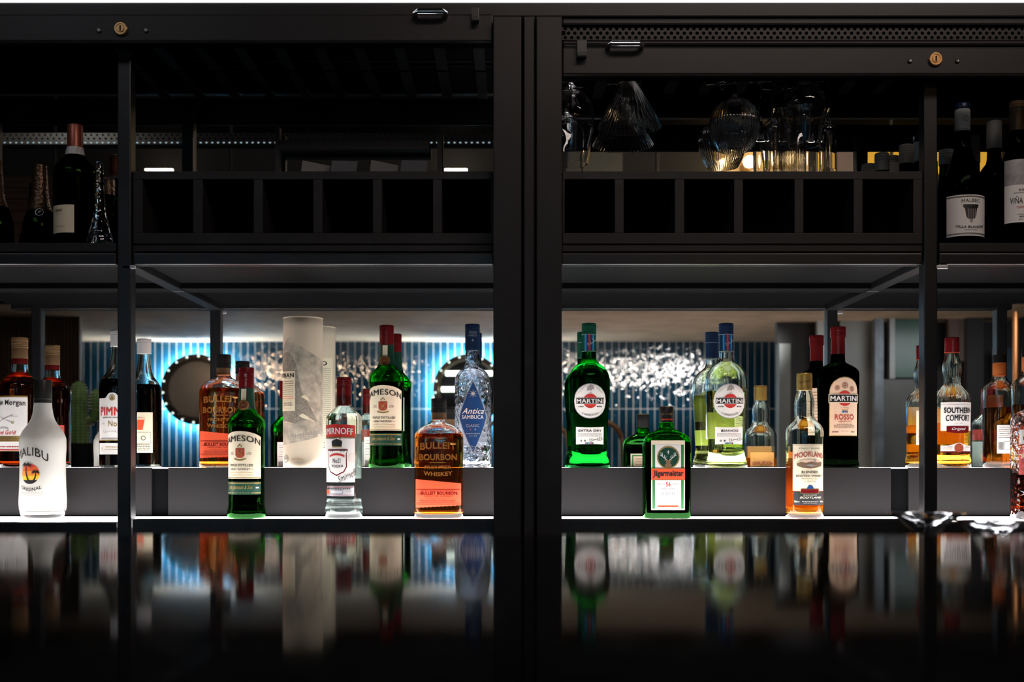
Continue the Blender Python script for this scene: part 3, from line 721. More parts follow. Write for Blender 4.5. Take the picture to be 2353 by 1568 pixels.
# --- vodka with red cap
def vodka():
    P = [(0, 112), (5, 122), (60, 126), (82, 124), (96, 116), (400, 117), (640, 119), (668, 117), (690, 104), (715, 76), (732, 60), (742, 51), (930, 49)]
    b = Bottle('vodka_bottle', 'clear vodka bottle with red cap and red banner label, in front of the pale tube', 'vodka bottle', P, UF, liquid=(690, 'g_water'))
    b.root['group'] = 'clear vodka bottles with red caps'
    b.cap(744, 936, 50, 'redcap', grooves=(868, 882, 896, 910))
    zt = lambda u: 612+8*(1-(u/140)**2)
    l = b.label('red', -128, 128, lambda u: 530+8*(1-(u/140)**2), zt, name='banner')
    l.text('SMIRNOFF', 0, 570, 220, 42, 'white', arch=7, bold=.03); l.rect(-126, 126, 531, 535, 'goldcap', 'banner_edge'); l.done()
    l = b.label('white', -110, 125, 238, 526, name='front_label')
    q = [(-75, 455), (75, 455), (66, 430), (68, 340), (50, 305), (0, 280), (-50, 305), (-68, 340), (-66, 430)]
    l.poly(q, 'redcap', 'shield'); l.poly([(x*.9, 365+(z-365)*.9) for x, z in q], 'white', 'shield_face', .0003)
    l.poly([(-34, 476), (-38, 506), (-22, 516), (0, 520), (22, 516), (38, 506), (34, 476)], 'black', 'crown'); l.disc(0, 522, 5, 'black', 'crown'); l.rect(-34, 34, 468, 474, 'gold', 'crown')
    for i in range(12): l.rect(-52+8.7*i, -43.3+8.7*i, 404+12*(1-((i-5.5)/5.5)**2), 418+12*(1-((i-5.5)/5.5)**2), 'red', 'ribbon', .0005)
    for du in (-48, -30, 30, 48): l.disc(du, 446, 6, 'black', 'medal', 3, .0005)
    l.text('No21', 0, 380, 54, 30, 'black', bold=.01, lift=.0006); l.text('VODKA', 4, 348, 82, 17, 'black', bold=.02, arch=-5, lift=.0006); l.fine(0, 328, 40, 3)
    l.text('Smirnoff', 72, 282, 140, 44, 'black', shear=.5, rot=.42, name='signature', lift=.0007)
    for r_ in (30, 24, 12): l.disc(105, 400, r_, 'pinkcream', 'seal', r_-1.5)
    l.done()
    l = b.label('silver', -100, 118, 148, 214, name='lower_label')
    l.rect(-98, 116, 205, 209, 'redcap'); l.rect(-98, 116, 152, 155, 'redcap'); l.fine(0, 196, 180, 7, 'black'); l.frame(-50, 40, 160, 188, 2, 'black'); l.fine(75, 175, 50, 12, 'grey'); l.rect(-96, -62, 160, 190, 'orange'); l.done()
    backlabel(b, 60, 260, 560)
    return b
vk = vodka(); vk.place(790, YF, ZB, -16)
place_copy(vk.root, 'clear vodka bottle with red cap at the right end, seen only in the mirror', (X(2447, 2.36), 2.36, ZB), 10)

# --- square orange bourbon
def bourbon():
    P = [(0, 150), (10, 160), (30, 163), (520, 163), (548, 160), (575, 146), (600, 118), (618, 88), (632, 62), (645, 52), (700, 47), (790, 45)]
    b = Bottle('bourbon_bottle', 'oval amber bourbon bottle with orange paper label, on the lit lower shelf', 'bourbon bottle', P, UF, flat=.56, n=3.2, zflat=(560, 640), liquid=(560, 'g_amber'), segs=80)
    b.root['group'] = 'amber bourbon bottles with orange labels'
    b.cap(700, 795, 52, 'blackcap', grooves=(730, 745, 770)); b.cap(652, 702, 49, 'tancap', 'cap_seal')
    zt = lambda u: 245-14*(u/150)+1.5*math.sin(u*.35); zb = lambda u: 78+8*(u/150)+2*math.sin(u*.6)
    l = b.label('orange', -150, 150, zb, zt)
    for z in (192, 187, 92, 100): l.rect(-146, 146, z, z+2, 'redcap')
    l.text('BULLEIT BOURBON', 5, 166, 240, 21, 'redcap', bold=.03); l.text('FRONTIER WHISKEY', 5, 146, 190, 9, 'redcap')
    l.fine(0, 181, 220, 5, 'brick'); l.fine(0, 128, 150, 4, 'brick'); l.text('KENTUCKY STRAIGHT BOURBON WHISKEY', 0, 118, 240, 7, 'redcap'); l.fine(0, 109, 220, 4, 'brick')
    l.fine(-125, 160, 25, 8, 'brick'); l.fine(128, 160, 22, 8, 'brick'); l.done()
    l = b.label(None, 0, 0, 0, 0); l.off = -.0002
    MT['emboss'] = M('raised_amber_glass', (.40, .15, .03), .14, .5)
    for t_, z, w, h, bo, ar in (('BULLEIT', 474, 235, 46, .03, 8), ('BOURBON', 404, 245, 42, .03, 0), ('FRONTIER', 337, 176, 21, .03, 0), ('WHISKEY', 300, 190, 28, .03, -8)):
        l.text(t_, 0, z, w, h, 'emboss', arch=ar, bold=bo, name='raised_lettering')
    l.rect(-55, 50, 366, 371, 'emboss', 'raised_lettering'); l.done()
    for o in b.body.children:                          # give the raised letters depth
        if o.name.startswith('raised'):
            m = o.modifiers.new('depth', 'SOLIDIFY'); m.thickness = .0014; m.offset = 1
    l = b.label(None, 0, 0, 0, 0, back=True); l.text('DISTILLED', 0, 30, 90, 9, 'gold', name='raised_small'); l.done()
    return b
bb = bourbon(); bb.place(1008, YF, ZB, 0)
bb.root['label'] = 'oval amber bourbon bottle with orange label, on the lit lower shelf beside the centre post'
place_copy(bb.root, 'oval amber bourbon bottle with orange label, on the step behind the front green bottle', (X(513, YT), YT, ZU), 2)

# --- clear liqueur with blue diamond label
def sambuca():
    P = [(0, 108), (8, 116), (60, 118), (560, 117), (590, 116), (625, 106), (650, 84), (668, 62), (685, 50), (740, 47), (800, 45), (950, 44)]
    b = Bottle('liqueur_bottle', 'clear patterned liqueur bottle with blue diamond label and navy cap, on the step', 'liqueur bottle', P, UT, glassm='g_cut', liquid=(484, 'g_water'))
    b.cap(786, 961, 49, 'navycap', grooves=(925,))
    l = b.label(None, 0, 0, 0, 0); l.off = .0006; l.text('Antica', 0, 905, 50, 22, 'silver', shear=.4); l.text('SAMBUCA', 0, 882, 60, 13, 'silver'); l.star(0, 850, 10, 4, 'silver'); l.done()
    def top(c): return lambda u: 338+c*(1-abs(u)/104)**.92+3
    def bot(c): return lambda u: 338-c*(1-abs(u)/104)**.92-3
    l = b.label('silver', -103.9, 103.9, bot(241), top(241), name='label_edge')
    l = b.label('navy', -97, 97, lambda u: 338-232*(1-abs(u)/98)**.92, lambda u: 338+232*(1-abs(u)/98)**.92, name='diamond_label', off=.0003)
    l.star(0, 492, 32, 8, 'silver', .3, 'star'); l.star(0, 492, 14, 8, 'white', .3, 'star', .0004)
    l.text('Antica', 0, 378, 150, 38, 'white', shear=.45, bold=.01); l.text('SAMBUCA', -2, 338, 146, 25, 'white', bold=.02)
    l.text('CLASSIC', -2, 281, 86, 18, 'silver', bold=.01); l.star(-16, 256, 9, 4, 'brick'); l.star(14, 256, 9, 4, 'silver')
    l.fine(-2, 228, 92, 5, 'silver'); l.text('since 1868', -2, 214, 52, 8, 'silver'); l.text('38% vol', -2, 144, 38, 11, 'silver'); l.text('70cl e', -2, 127, 38, 11, 'silver'); l.done()
    l = b.label(None, 0, 0, 0, 0); l.off = 0
    for side in (-1, 1):
        for z in (520, 440, 360, 200, 120, 60):
            for k in (0, 1): l.disc(side*(128+18*k), z+20*k, 16, 'g_clear', 'raised_scroll#%d%d%d' % (side, z, k), 11)
    l.done()
    backlabel(b, 62, 150, 420); return b
sa = sambuca(); sa.place(1085, YT, ZU, 4)

# --- vermouth with round label
def vermouth(name, label, gm, liq, capm, var, varmat):
    P = [(0, 126), (6, 134), (14, 138), (34, 137), (60, 130), (85, 122), (120, 118), (200, 121), (400, 131), (540, 139), (585, 139), (625, 131), (660, 112), (688, 84), (704, 62), (716, 51), (740, 47), (960, 44)]
    b = Bottle(name, label, 'vermouth bottle', P, UT, flat=.96, n=2.25, zflat=(640, 710), glassm=gm, liquid=liq, wall=0 if liq is None else 9)
    b.cap(892, 966, 49, capm, grooves=(910, 925, 950)); b.sleeve(778, 892, capm, extra=2)
    l = b.label(None, 0, 0, 0, 0); l.off = .0009
    for z in (776, 888): l.rect(-140, 140, z, z+3, 'silver', 'neck_band')
    for i, c in enumerate(('cyan', 'navy', 'red', 'navy', 'cyan')): l.rect(-30+12*i, -19+12*i, 780, 887, c, 'neck_stripes')
    l.scribble(12, 835, 50, 30, 'white', 3, .9, 1.6); l.done()
    cz_ = 443
    def ci(r): return (lambda u: cz_-math.sqrt(max(0, r*r-u*u)), lambda u: cz_+math.sqrt(max(0, r*r-u*u)))
    f0, f1 = ci(115); b.label('silver', -115, 115, f0, f1, name='label_rim')
    f0, f1 = ci(110); l = b.label('white', -110, 110, f0, f1, name='round_label', off=.0003)
    l.disc(0, cz_, 100, 'grey', 'label_line', 98.6); l.disc(0, cz_, 47, 'red', 'red_disc')
    l.rect(-98, 98, cz_-20, cz_+20, 'white', 'banner', .0003); l.rect(-95, 95, cz_-18, cz_+18, 'black', 'banner_face', .0005)
    l.text('MARTINI', 0, cz_, 180, 26, 'white', bold=.04, lift=.0008)
    l.text("L'APERITIVO", 0, cz_-78, 108, 11, 'black', arch=-14, bold=.01); l.fine(-62, cz_-37, 34, 8, 'black'); l.fine(62, cz_-37, 34, 8, 'black')
    l.text('TORINO', -62, cz_+68, 44, 6, 'grey', rot=.7); l.text('ITALIA', 62, cz_+68, 44, 6, 'grey', rot=-.7)
    l.poly([(-24, 508), (-20, 530), (-6, 546), (10, 548), (22, 536), (26, 516), (14, 522), (6, 508), (-6, 514)], 'grey', 'engraving'); l.disc(4, 540, 9, 'grey', 'engraving')
    l.text('1863', 0, cz_+56, 18, 6, 'black'); l.done()
    w = lambda z: 1
    l = b.label('white', -100, 98, lambda u: 160-3*(u/100)**2, lambda u: 268-4*(1-(u/100)**2)+6, name='lower_label')
    l.text(var, 0, 247, 158 if len(var) > 6 else 116, 15, 'black', bold=.02)
    for i in range(3): l.fine(0, 228-8*i, 170, 3, 'grey')
    l.disc(-60, 182, 6, 'black', 'seal', 3); l.disc(-35, 182, 6, 'black', 'seal', 2); l.scribble(42, 190, 96, 24, 'black', 7, .12, 1)
    for i, c in enumerate(('cyan', 'black', 'cyan', 'red', 'cyan', 'black')): l.rect(-34+9.5*i, -26+9.5*i, 161, 170, c, 'stripes')
    l.done(); backlabel(b, 60, 200, 380); return b
v1 = vermouth('vermouth_bottle', 'bright green vermouth bottle with round white label, on the step beside the centre post', 'g_green', None, 'greencap', 'EXTRA DRY', 'green')
v1.place(1353, YT, ZU, 0)
v2 = vermouth('vermouth_bottle', 'clear vermouth bottle of pale yellow wine with round label and navy cap, on the step', 'g_clear', (512, 'g_pale'), 'navycap', 'BIANCO', 'navy')
v2.place(1668, YT, ZU, 2)

# --- squat green herbal liqueur
def herbal():
    P = [(0, 146), (6, 153), (470, 156), (500, 154), (530, 145), (552, 124), (570, 92), (582, 66), (592, 54), (640, 46), (730, 44)]
    b = Bottle('herbal_liqueur_bottle', 'squat square green liqueur bottle with stag emblem label, on the lit lower shelf', 'liqueur bottle', P, UF, flat=.56, n=6, zflat=(500, 590), glassm='g_deep', liquid=(505, 'g_dliq'), segs=88, wall=10)
    b.cap(634, 738, 49, 'blackcap', grooves=(690,)); b.cap(732, 741, 46, 'gold', 'cap_top')
    l = b.label(None, 0, 0, 0, 0); l.off = .0009; l.rect(-75, 75, 648, 658, 'red', 'cap_band'); l.scribble(0, 690, 80, 16, 'gold', 6, 0, .8); l.done()
    l = b.label('cream', -112, 110, 56, 514, name='front_label')
    l.rect(-104, 102, 64, 506, 'mgreen', 'green_frame', -.0003); l.rect(-86, 84, 64, 488, 'white', 'label_face', -.0001); l.rect(-104, -86, 64, 66, 'mgreen', 'green_frame')
    l.disc(0, 402, 74, 'gold', 'wreath', 66, .0002); l.disc(0, 404, 68, 'dgreen', 'emblem', 0, .0001)
    # stag head with antlers and a cross
    l.poly([(-16, 372), (-12, 384), (12, 384), (16, 372), (10, 352), (5, 338), (-5, 338), (-10, 352)], 'tancap', 'stag_head', .0005)
    l.poly([(-30, 386), (-14, 388), (-14, 378)], 'tancap', 'stag_head', .0005); l.poly([(30, 386), (14, 378), (14, 388)], 'tancap', 'stag_head', .0005)
    l.poly([(-24, 356), (-10, 362), (10, 362), (24, 356), (18, 336), (-18, 336)], 'brown', 'stag_head', .0003)
    for sgn in (-1, 1):
        for (a0, a1) in (((8, 384), (26, 398)), ((26, 398), (44, 412)), ((44, 412), (50, 436)), ((26, 398), (24, 418)), ((38, 406), (38, 434)), ((20, 393), (14, 408)), ((44, 412), (56, 420))):
            (x0, z0), (x1, z1) = a0, a1; d = math.hypot(x1-x0, z1-z0); nx, nz = -(z1-z0)/d*2, (x1-x0)/d*2
            l.raw([(sgn*(x0-nx), z0-nz), (sgn*(x1-nx*.5), z1-nz*.5), (sgn*(x1+nx*.5), z1+nz*.5), (sgn*(x0+nx), z0+nz)], [(0, 1, 2, 3)], 'white', 'antlers', .0006)
    l.rect(-2, 2, 424, 448, 'white', 'cross', .0006); l.rect(-8, 8, 436, 440, 'white', 'cross', .0006)
    l.rect(-112, 110, 252, 331, 'orange', 'red_banner', .0005); l.rect(-112, 110, 252, 256, 'gold', 'banner_edge', .0007); l.rect(-112, 110, 327, 331, 'gold', 'banner_edge', .0007)
    l.text('Jägermeister', 0, 292, 200, 52, 'black', bold=.035, lift=.0009)
    l.text('SELECTED', -44, 226, 46, 7, 'black'); l.text('56', 0, 225, 30, 30, 'red', bold=.02); l.text('BOTANICALS', 47, 226, 50, 7, 'black')
    l.fine(0, 198, 100, 5, 'grey'); l.fine(0, 188, 70, 4, 'grey')
    for i in range(9): l.rect(-44+10*i, -38+10*i, 150, 174, 'silver', 'small_picture')
    l.text('MAST-JÄGERMEISTER SE', 0, 136, 120, 7, 'grey'); l.fine(0, 126, 110, 3); l.text('SINCE 1878', 0, 106, 46, 6, 'black'); l.fine(-62, 106, 12, 8); l.fine(62, 106, 16, 8)
    l.rect(-70, 68, 74, 88, 'orange', 'bottom_band'); l.fine(0, 81, 120, 5, 'brick'); l.done()
    l = b.label('cream', -105, 105, 150, 430, back=True, name='back_label'); l.rect(-95, 95, 158, 422, 'mgreen', 'green_frame', -.0003); l.rect(-84, 84, 158, 410, 'pinkcream', 'label_face', -.0001)
    for i in range(8): l.fine(0, 390-22*i, 130, 4, 'brown')
    l.done(); return b
hb = herbal(); hb.place(1531, YF-.004, ZB, 0)

# --- scotch with gold cap
def scotch():
    P = [(0, 112), (8, 122), (20, 124), (560, 124), (588, 121), (612, 110), (640, 86), (662, 70), (690, 64), (740, 66), (780, 64), (815, 56), (845, 48), (955, 46)]
    b = Bottle('scotch_bottle', 'scotch whisky bottle with gold cap and cream moor label, on the lit lower shelf', 'whisky bottle', P, UF, liquid=(397, 'g_gold'))
    b.cap(848, 963, 51, 'goldcap', grooves=(870, 948)); 
    l = b.label(None, 0, 0, 0, 0); l.off = .0012; l.scribble(-10, 905, 70, 16, 'black', 6, .2, 1); l.done()
    l = b.label('cream', -118, 118, 182, 490, name='front_label')
    l.frame(-112, 112, 186, 484, 1.5, 'brown')
    l.text('FINEST BLEND', 0, 461, 142, 9, 'black'); l.text('MOORLAND', 0, 408, 208, 34, 'brick', arch=16, bold=.03)
    l.disc(-5, 362, 27, 'pinkcream', 'moor_picture', 0, 0, 3.2); 
    l.poly([(-88, 362), (-60, 372), (-30, 366), (10, 374), (50, 368), (88, 372), (86, 346), (50, 336), (0, 330), (-50, 334), (-86, 348)], 'brown', 'moor_picture', .0002)
    l.poly([(18, 368), (24, 384), (30, 392), (36, 386), (42, 370)], 'grey', 'moor_picture', .0003); l.poly([(-40, 352), (0, 358), (40, 350), (10, 342)], 'grey', 'moor_picture', .0003)
    l.text('BLENDED', 0, 305, 112, 16, 'black', bold=.02); l.text('SCOTCH WHISKY', 0, 280, 186, 15, 'black', bold=.02)
    l.text('Matured and Aged', 0, 261, 120, 12, 'brown', shear=.5); l.text('in Oak Casks', 0, 244, 80, 11, 'brown', shear=.5)
    for du in (-9, 0, 9): l.star(du, 218, 6, 5, 'navy', .4)
    l.done()
    l = b.label('black', -116, 116, 88, 178, name='lower_label')
    l.rect(-62, 62, 166, 196, 'redcap', 'crest', .0002); l.disc(0, 196, 22, 'navy', 'crest', 0, .0001, 1, 0, PI); l.fine(0, 184, 100, 4, 'gold'); l.frame(-62, 62, 166, 196, 2, 'gold', 'crest_edge', .0004)
    l.fine(0, 155, 90, 4, 'cream'); l.text('SCOTLAND', 8, 139, 150, 12, 'cream', shear=.2, bold=.02); l.text('70cl e', -88, 112, 36, 12, 'cream', bold=.02); l.text('40%vol', 92, 112, 36, 11, 'cream'); l.fine(2, 112, 110, 4, 'grey'); l.fine(0, 102, 90, 3, 'grey'); l.done()
    MT['orangelab'] = M('orange_back_label', (.85, .40, .10), .6); l = b.label('orangelab', -100, 100, 20, 440, back=True, name='back_label')
    l.text('MOORLAND', 0, 350, 160, 28, 'brick', arch=10, bold=.03); l.text('BLENDED', 0, 320, 80, 12, 'black'); l.text('SCOTCH WHISKY', 0, 300, 130, 12, 'black')
    for i in range(6): l.fine(0, 270-20*i, 130, 4, 'brown')
    l.done(); return b
sc = scotch(); sc.place(1848, YF, ZB, 4)

# --- dark red vermouth
def rosso():
    P = [(0, 126), (8, 133), (30, 132), (60, 126), (300, 128), (520, 132), (620, 134), (645, 130), (668, 112), (686, 84), (698, 60), (708, 48), (760, 45), (935, 43)]
    b = Bottle('vermouth_bottle', 'black-red vermouth bottle with arched pink-cream label and dark red cap, on the step', 'vermouth bottle', P, UT, flat=.95, n=2.4, zflat=(640, 700), glassm='g_dark', wall=0)
    b.cap(873, 943, 51, 'redcap', grooves=(888, 902, 925)); b.sleeve(760, 873, 'redcap')
    ft = lambda u: 500+98*math.sqrt(max(0, 1-(u/98)**2))
    l = b.label('gold', -101, 101, 213, lambda u: 500+103*math.sqrt(max(0, 1-(u/101.5)**2)), name='label_edge')
    l = b.label('pinkcream', -97, 97, 217, ft, name='arched_label', off=.0003)
    for du, dz, r_ in ((0, 545, 21), (-50, 530, 16), (50, 522, 16)): l.disc(du, dz, r_, 'brick', 'medal', r_-2); l.disc(du, dz, r_-5, 'brown', 'medal', r_-8); l.star(du, dz, r_-9, 4, 'brown', .4, 'medal')
    l.disc(0, 460, 50, 'red', 'red_disc'); l.rect(-104, 104, 430, 490, 'cream', 'banner', .0003); l.rect(-99, 99, 435, 485, 'black', 'banner_face', .0006)
    l.disc(0, 460, 24, 'red', 'red_disc_low', 0, -.0002)
    l.text('MARTINI', 0, 460, 184, 32, 'white', bold=.04, lift=.0009)
    l.text('TORINO', 0, 395, 60, 6, 'brown', arch=4); l.fine(0, 384, 40, 3, 'brown')
    for i, c in enumerate(('cyan', 'black', 'cyan', 'red', 'cyan', 'black')): l.rect(-19+6.5*i, -13.5+6.5*i, 366, 378, c, 'stripes')
    l.text('ROSSO', 0, 337, 130, 36, 'brick', bold=.02); l.text('VERMOUTH', 0, 307, 90, 11, 'brick', bold=.02)
    for z in (290, 282, 274, 266): l.fine(0, z, 140 if z < 285 else 100, 3, 'brown')
    l.text('PRODUCT OF ITALY', 0, 244, 50, 5, 'brown'); l.fine(-62, 240, 40, 8, 'brown'); l.fine(62, 240, 32, 8, 'brown'); l.done()
    l = b.label(None, 0, 0, 0, 0)
    for k in range(9):
        z = 55+16*k
        for i in range(-9, 10):
            l.raw([(i*13-7, z), (i*13+7, z+6), (i*13+7, z+9), (i*13-7, z+3)], [(0, 1, 2, 3)], 'g_dark', 'raised_pattern', -.0003)
    l.done()
    for o in b.body.children:
        m = o.modifiers.new('depth', 'SOLIDIFY'); m.thickness = .0012; m.offset = 1
    l = b.label('pinkcream', -70, 70, 240, 560, back=True, name='back_label')
    for i in range(12): l.fine(0, 530-22*i, 110, 4, 'brown')
    l.done(); return b
ro = rosso(); ro.place(1925, YT, ZU, 5)

# --- southern liqueur
def comfort():
    P = [(0, 112), (6, 120), (40, 122), (62, 121), (80, 114), (300, 116), (440, 119), (470, 117), (505, 102), (530, 80), (552, 60), (570, 53), (600, 54), (650, 62), (690, 61), (730, 50), (768, 43), (870, 42)]
    b = Bottle('liqueur_bottle', 'amber liqueur bottle with fluted shoulders and white label, right of the thin post', 'liqueur bottle', P, UT, liquid=(300, 'g_gold'), flute=(430, 720, 20, .05), segs=120)
    b.cap(768, 872, 47, 'redcap', grooves=(850, 858)); l = b.label(None, 0, 0, 0, 0); l.off = .0009; l.rect(-140, 140, 768, 772, 'orange', 'cap_edge'); l.done()
    l = b.label('white', -120, 120, 248, 436, name='front_label')
    l.rect(-118, 118, 418, 420, 'grey'); l.text('SOUTHERN', 0, 384, 192, 38, 'black', bold=.04, arch=-3); l.text('COMFORT', 0, 330, 168, 40, 'black', bold=.04, arch=3); l.text('EST. 1874', 0, 296, 52, 6, 'gold'); l.done()
    l = b.label('redcap', -78, 78, lambda u: 232-0*u+8*(abs(u)/78)**2, lambda u: 278, name='banner', off=.0006); l.text('Original', 0, 258, 90, 22, 'white', shear=.4); l.done()
    l = b.label('white', -120, 120, lambda u: 110+12*math.exp(-(u/35)**2)*0, lambda u: 150+18*math.exp(-(u/40)**2), name='lower_label')
    l.text('M.W. HERON', -72, 140, 62, 8, 'brown'); l.text('WHISKEY', 72, 140, 50, 8, 'brown'); l.fine(-72, 126, 60, 6, 'pinkcream'); l.rect(-118, 118, 104, 112, 'redcap')
    l.disc(0, 134, 30, 'brick', 'round_seal', 0, .0002); l.disc(0, 134, 24, 'goldcap', 'round_seal_ring', 21, .0004); l.star(0, 134, 14, 4, 'goldcap', .4, 'round_seal_ring', .0004); l.done()
    l = b.label('cream', -80, 80, 160, 402, back=True, name='back_label'); l.disc(-48, 290, 24, 'brick', 'seal', 17); l.text('AVISO', 20, 330, 50, 10, 'black')
    for i in range(9): l.fine(10, 260-10*i, 110, 4, 'black')
    l.done(); return b
co = comfort(); co.place(2187, YT, ZU, 2)

# --- spiced rum, dark red-brown
def rum():
    P = [(0, 118), (8, 127), (40, 129), (450, 124), (490, 128), (535, 129), (565, 122), (595, 98), (618, 72), (636, 58), (660, 53), (720, 50), (865, 48)]
    b = Bottle('rum_bottle', 'red-brown spiced rum bottle with gold banded cap and white label, at the left edge', 'rum bottle', P, UT, liquid=(636, 'g_rum'))
    b.cap(800, 874, 52, 'tancap', grooves=(812, 822, 840, 856)); b.cap(730, 802, 51, 'tancap', 'neck_foil'); b.cap(694, 732, 51, 'redcap', 'red_band')
    for z in (806, 852, 866): G().lathe([(z*b.u, 52.6*b.u), ((z+3)*b.u, 52.6*b.u)], cap0=False, cap1=False).build('gold_band', 'goldcap', b.root)
    l = b.label('goldcap', -160, 160, 112, lambda u: 478+0*u, name='label_edge')
    l = b.label('white', -157, 157, 116, 468, name='front_label', off=.0003)
    l.text('Captain Morgan', 0, 424, 285, 46, 'black', bold=.012, arch=5)
    for sg in (-1, 1):
        l.raw([(-sg*70, 300), (-sg*70+2, 296), (sg*70, 350), (sg*70-2, 354)], [(0, 1, 2, 3)], 'grey', 'swords', .0002); l.disc(-sg*66, 302, 9, 'gold', 'swords', 6)
    l.text('QUALITY', 78, 342, 50, 6, 'black', name='lettering'); l.text('ORIGINAL', 0, 262, 84, 13, 'black', arch=7)
    l.text('Spiced Gold', 0, 232, 180, 36, 'red', shear=.25, bold=.01)
    l.rect(-157, 157, 176, 212, 'goldcap', 'gold_band_low'); l.text('PREMIUM SPIRIT DRINK', 40, 196, 170, 9, 'brown'); l.fine(40, 182, 150, 5, 'brown')
    l.rect(-157, 157, 118, 126, 'red', 'red_line'); l.fine(40, 142, 180, 7, 'brick'); l.done()
    backlabel(b, 70, 180, 300, mat='red'); return b
ru = rum(); ru.place(45, YT, ZU, -28)

# --- fruit cup, dark
def cup():
    P = [(0, 112), (6, 120), (540, 121), (565, 118), (600, 104), (640, 74), (680, 57), (740, 48), (800, 42), (900, 42)]
    b = Bottle('aperitif_bottle', 'dark aperitif bottle with white label and white cap, half behind the left thin post', 'aperitif bottle', P, UT, liquid=(590, 'g_dliq'))
    b.cap(812, 918, 50, 'whitecap', grooves=(890, 900)); l = b.label(None, 0, 0, 0, 0); l.off = .0012; l.rect(-150, 150, 816, 820, 'red', 'cap_lines'); l.rect(-150, 150, 828, 832, 'red', 'cap_lines'); l.fine(0, 862, 60, 14, 'pinkcream'); l.done()
    l = b.label('white', -118, 118, 182, lambda u: 462+36*math.exp(-(u/38)**4), name='front_label')
    l.text("PIMM'S", 6, 376, 196, 58, 'red', bold=.03); l.text('BORN IN LONDON', 0, 334, 130, 9, 'black', bold=.02); l.text('THE', -66, 294, 24, 10, 'gold'); l.text('No 1', 18, 294, 84, 38, 'gold', bold=.01)
    l.scribble(0, 244, 130, 20, 'grey', 8, .05, .8); l.fine(0, 198, 180, 5, 'black'); l.rect(-116, 116, 182, 188, 'gold')
    l.disc(0, 466, 20, 'gold', 'crest', 16); l.poly([(-12, 454), (12, 454), (9, 470), (0, 480), (-9, 470)], 'gold', 'crest'); l.done()
    l = b.label('white', -118, 118, 92, 166, name='lower_label'); l.poly([(-96, 118), (-76, 112), (-72, 136), (-90, 142)], 'pinkcream', 'small_picture'); l.fine(0, 140, 90, 5, 'gold'); l.fine(0, 124, 110, 4, 'gold'); l.done()
    l = b.label('cream', -96, 96, 105, 390, back=True, name='back_label')
    l.poly([(-40, 345), (30, 345), (18, 265), (-26, 265)], 'orange', 'drink_picture'); l.rect(-40, 30, 338, 352, 'pinkcream', 'drink_picture', .0002)
    l.frame(-80, 70, 170, 250, 2, 'black'); l.disc(-30, 208, 16, 'black', 'icon', 12); l.rect(20, 34, 182, 230, 'black', 'icon')
    for i in range(4): l.fine(0, 160-12*i, 150, 5, 'black')
    l.done(); return b
cu_ = cup(); cu_.place(271, YT, ZU, 0)

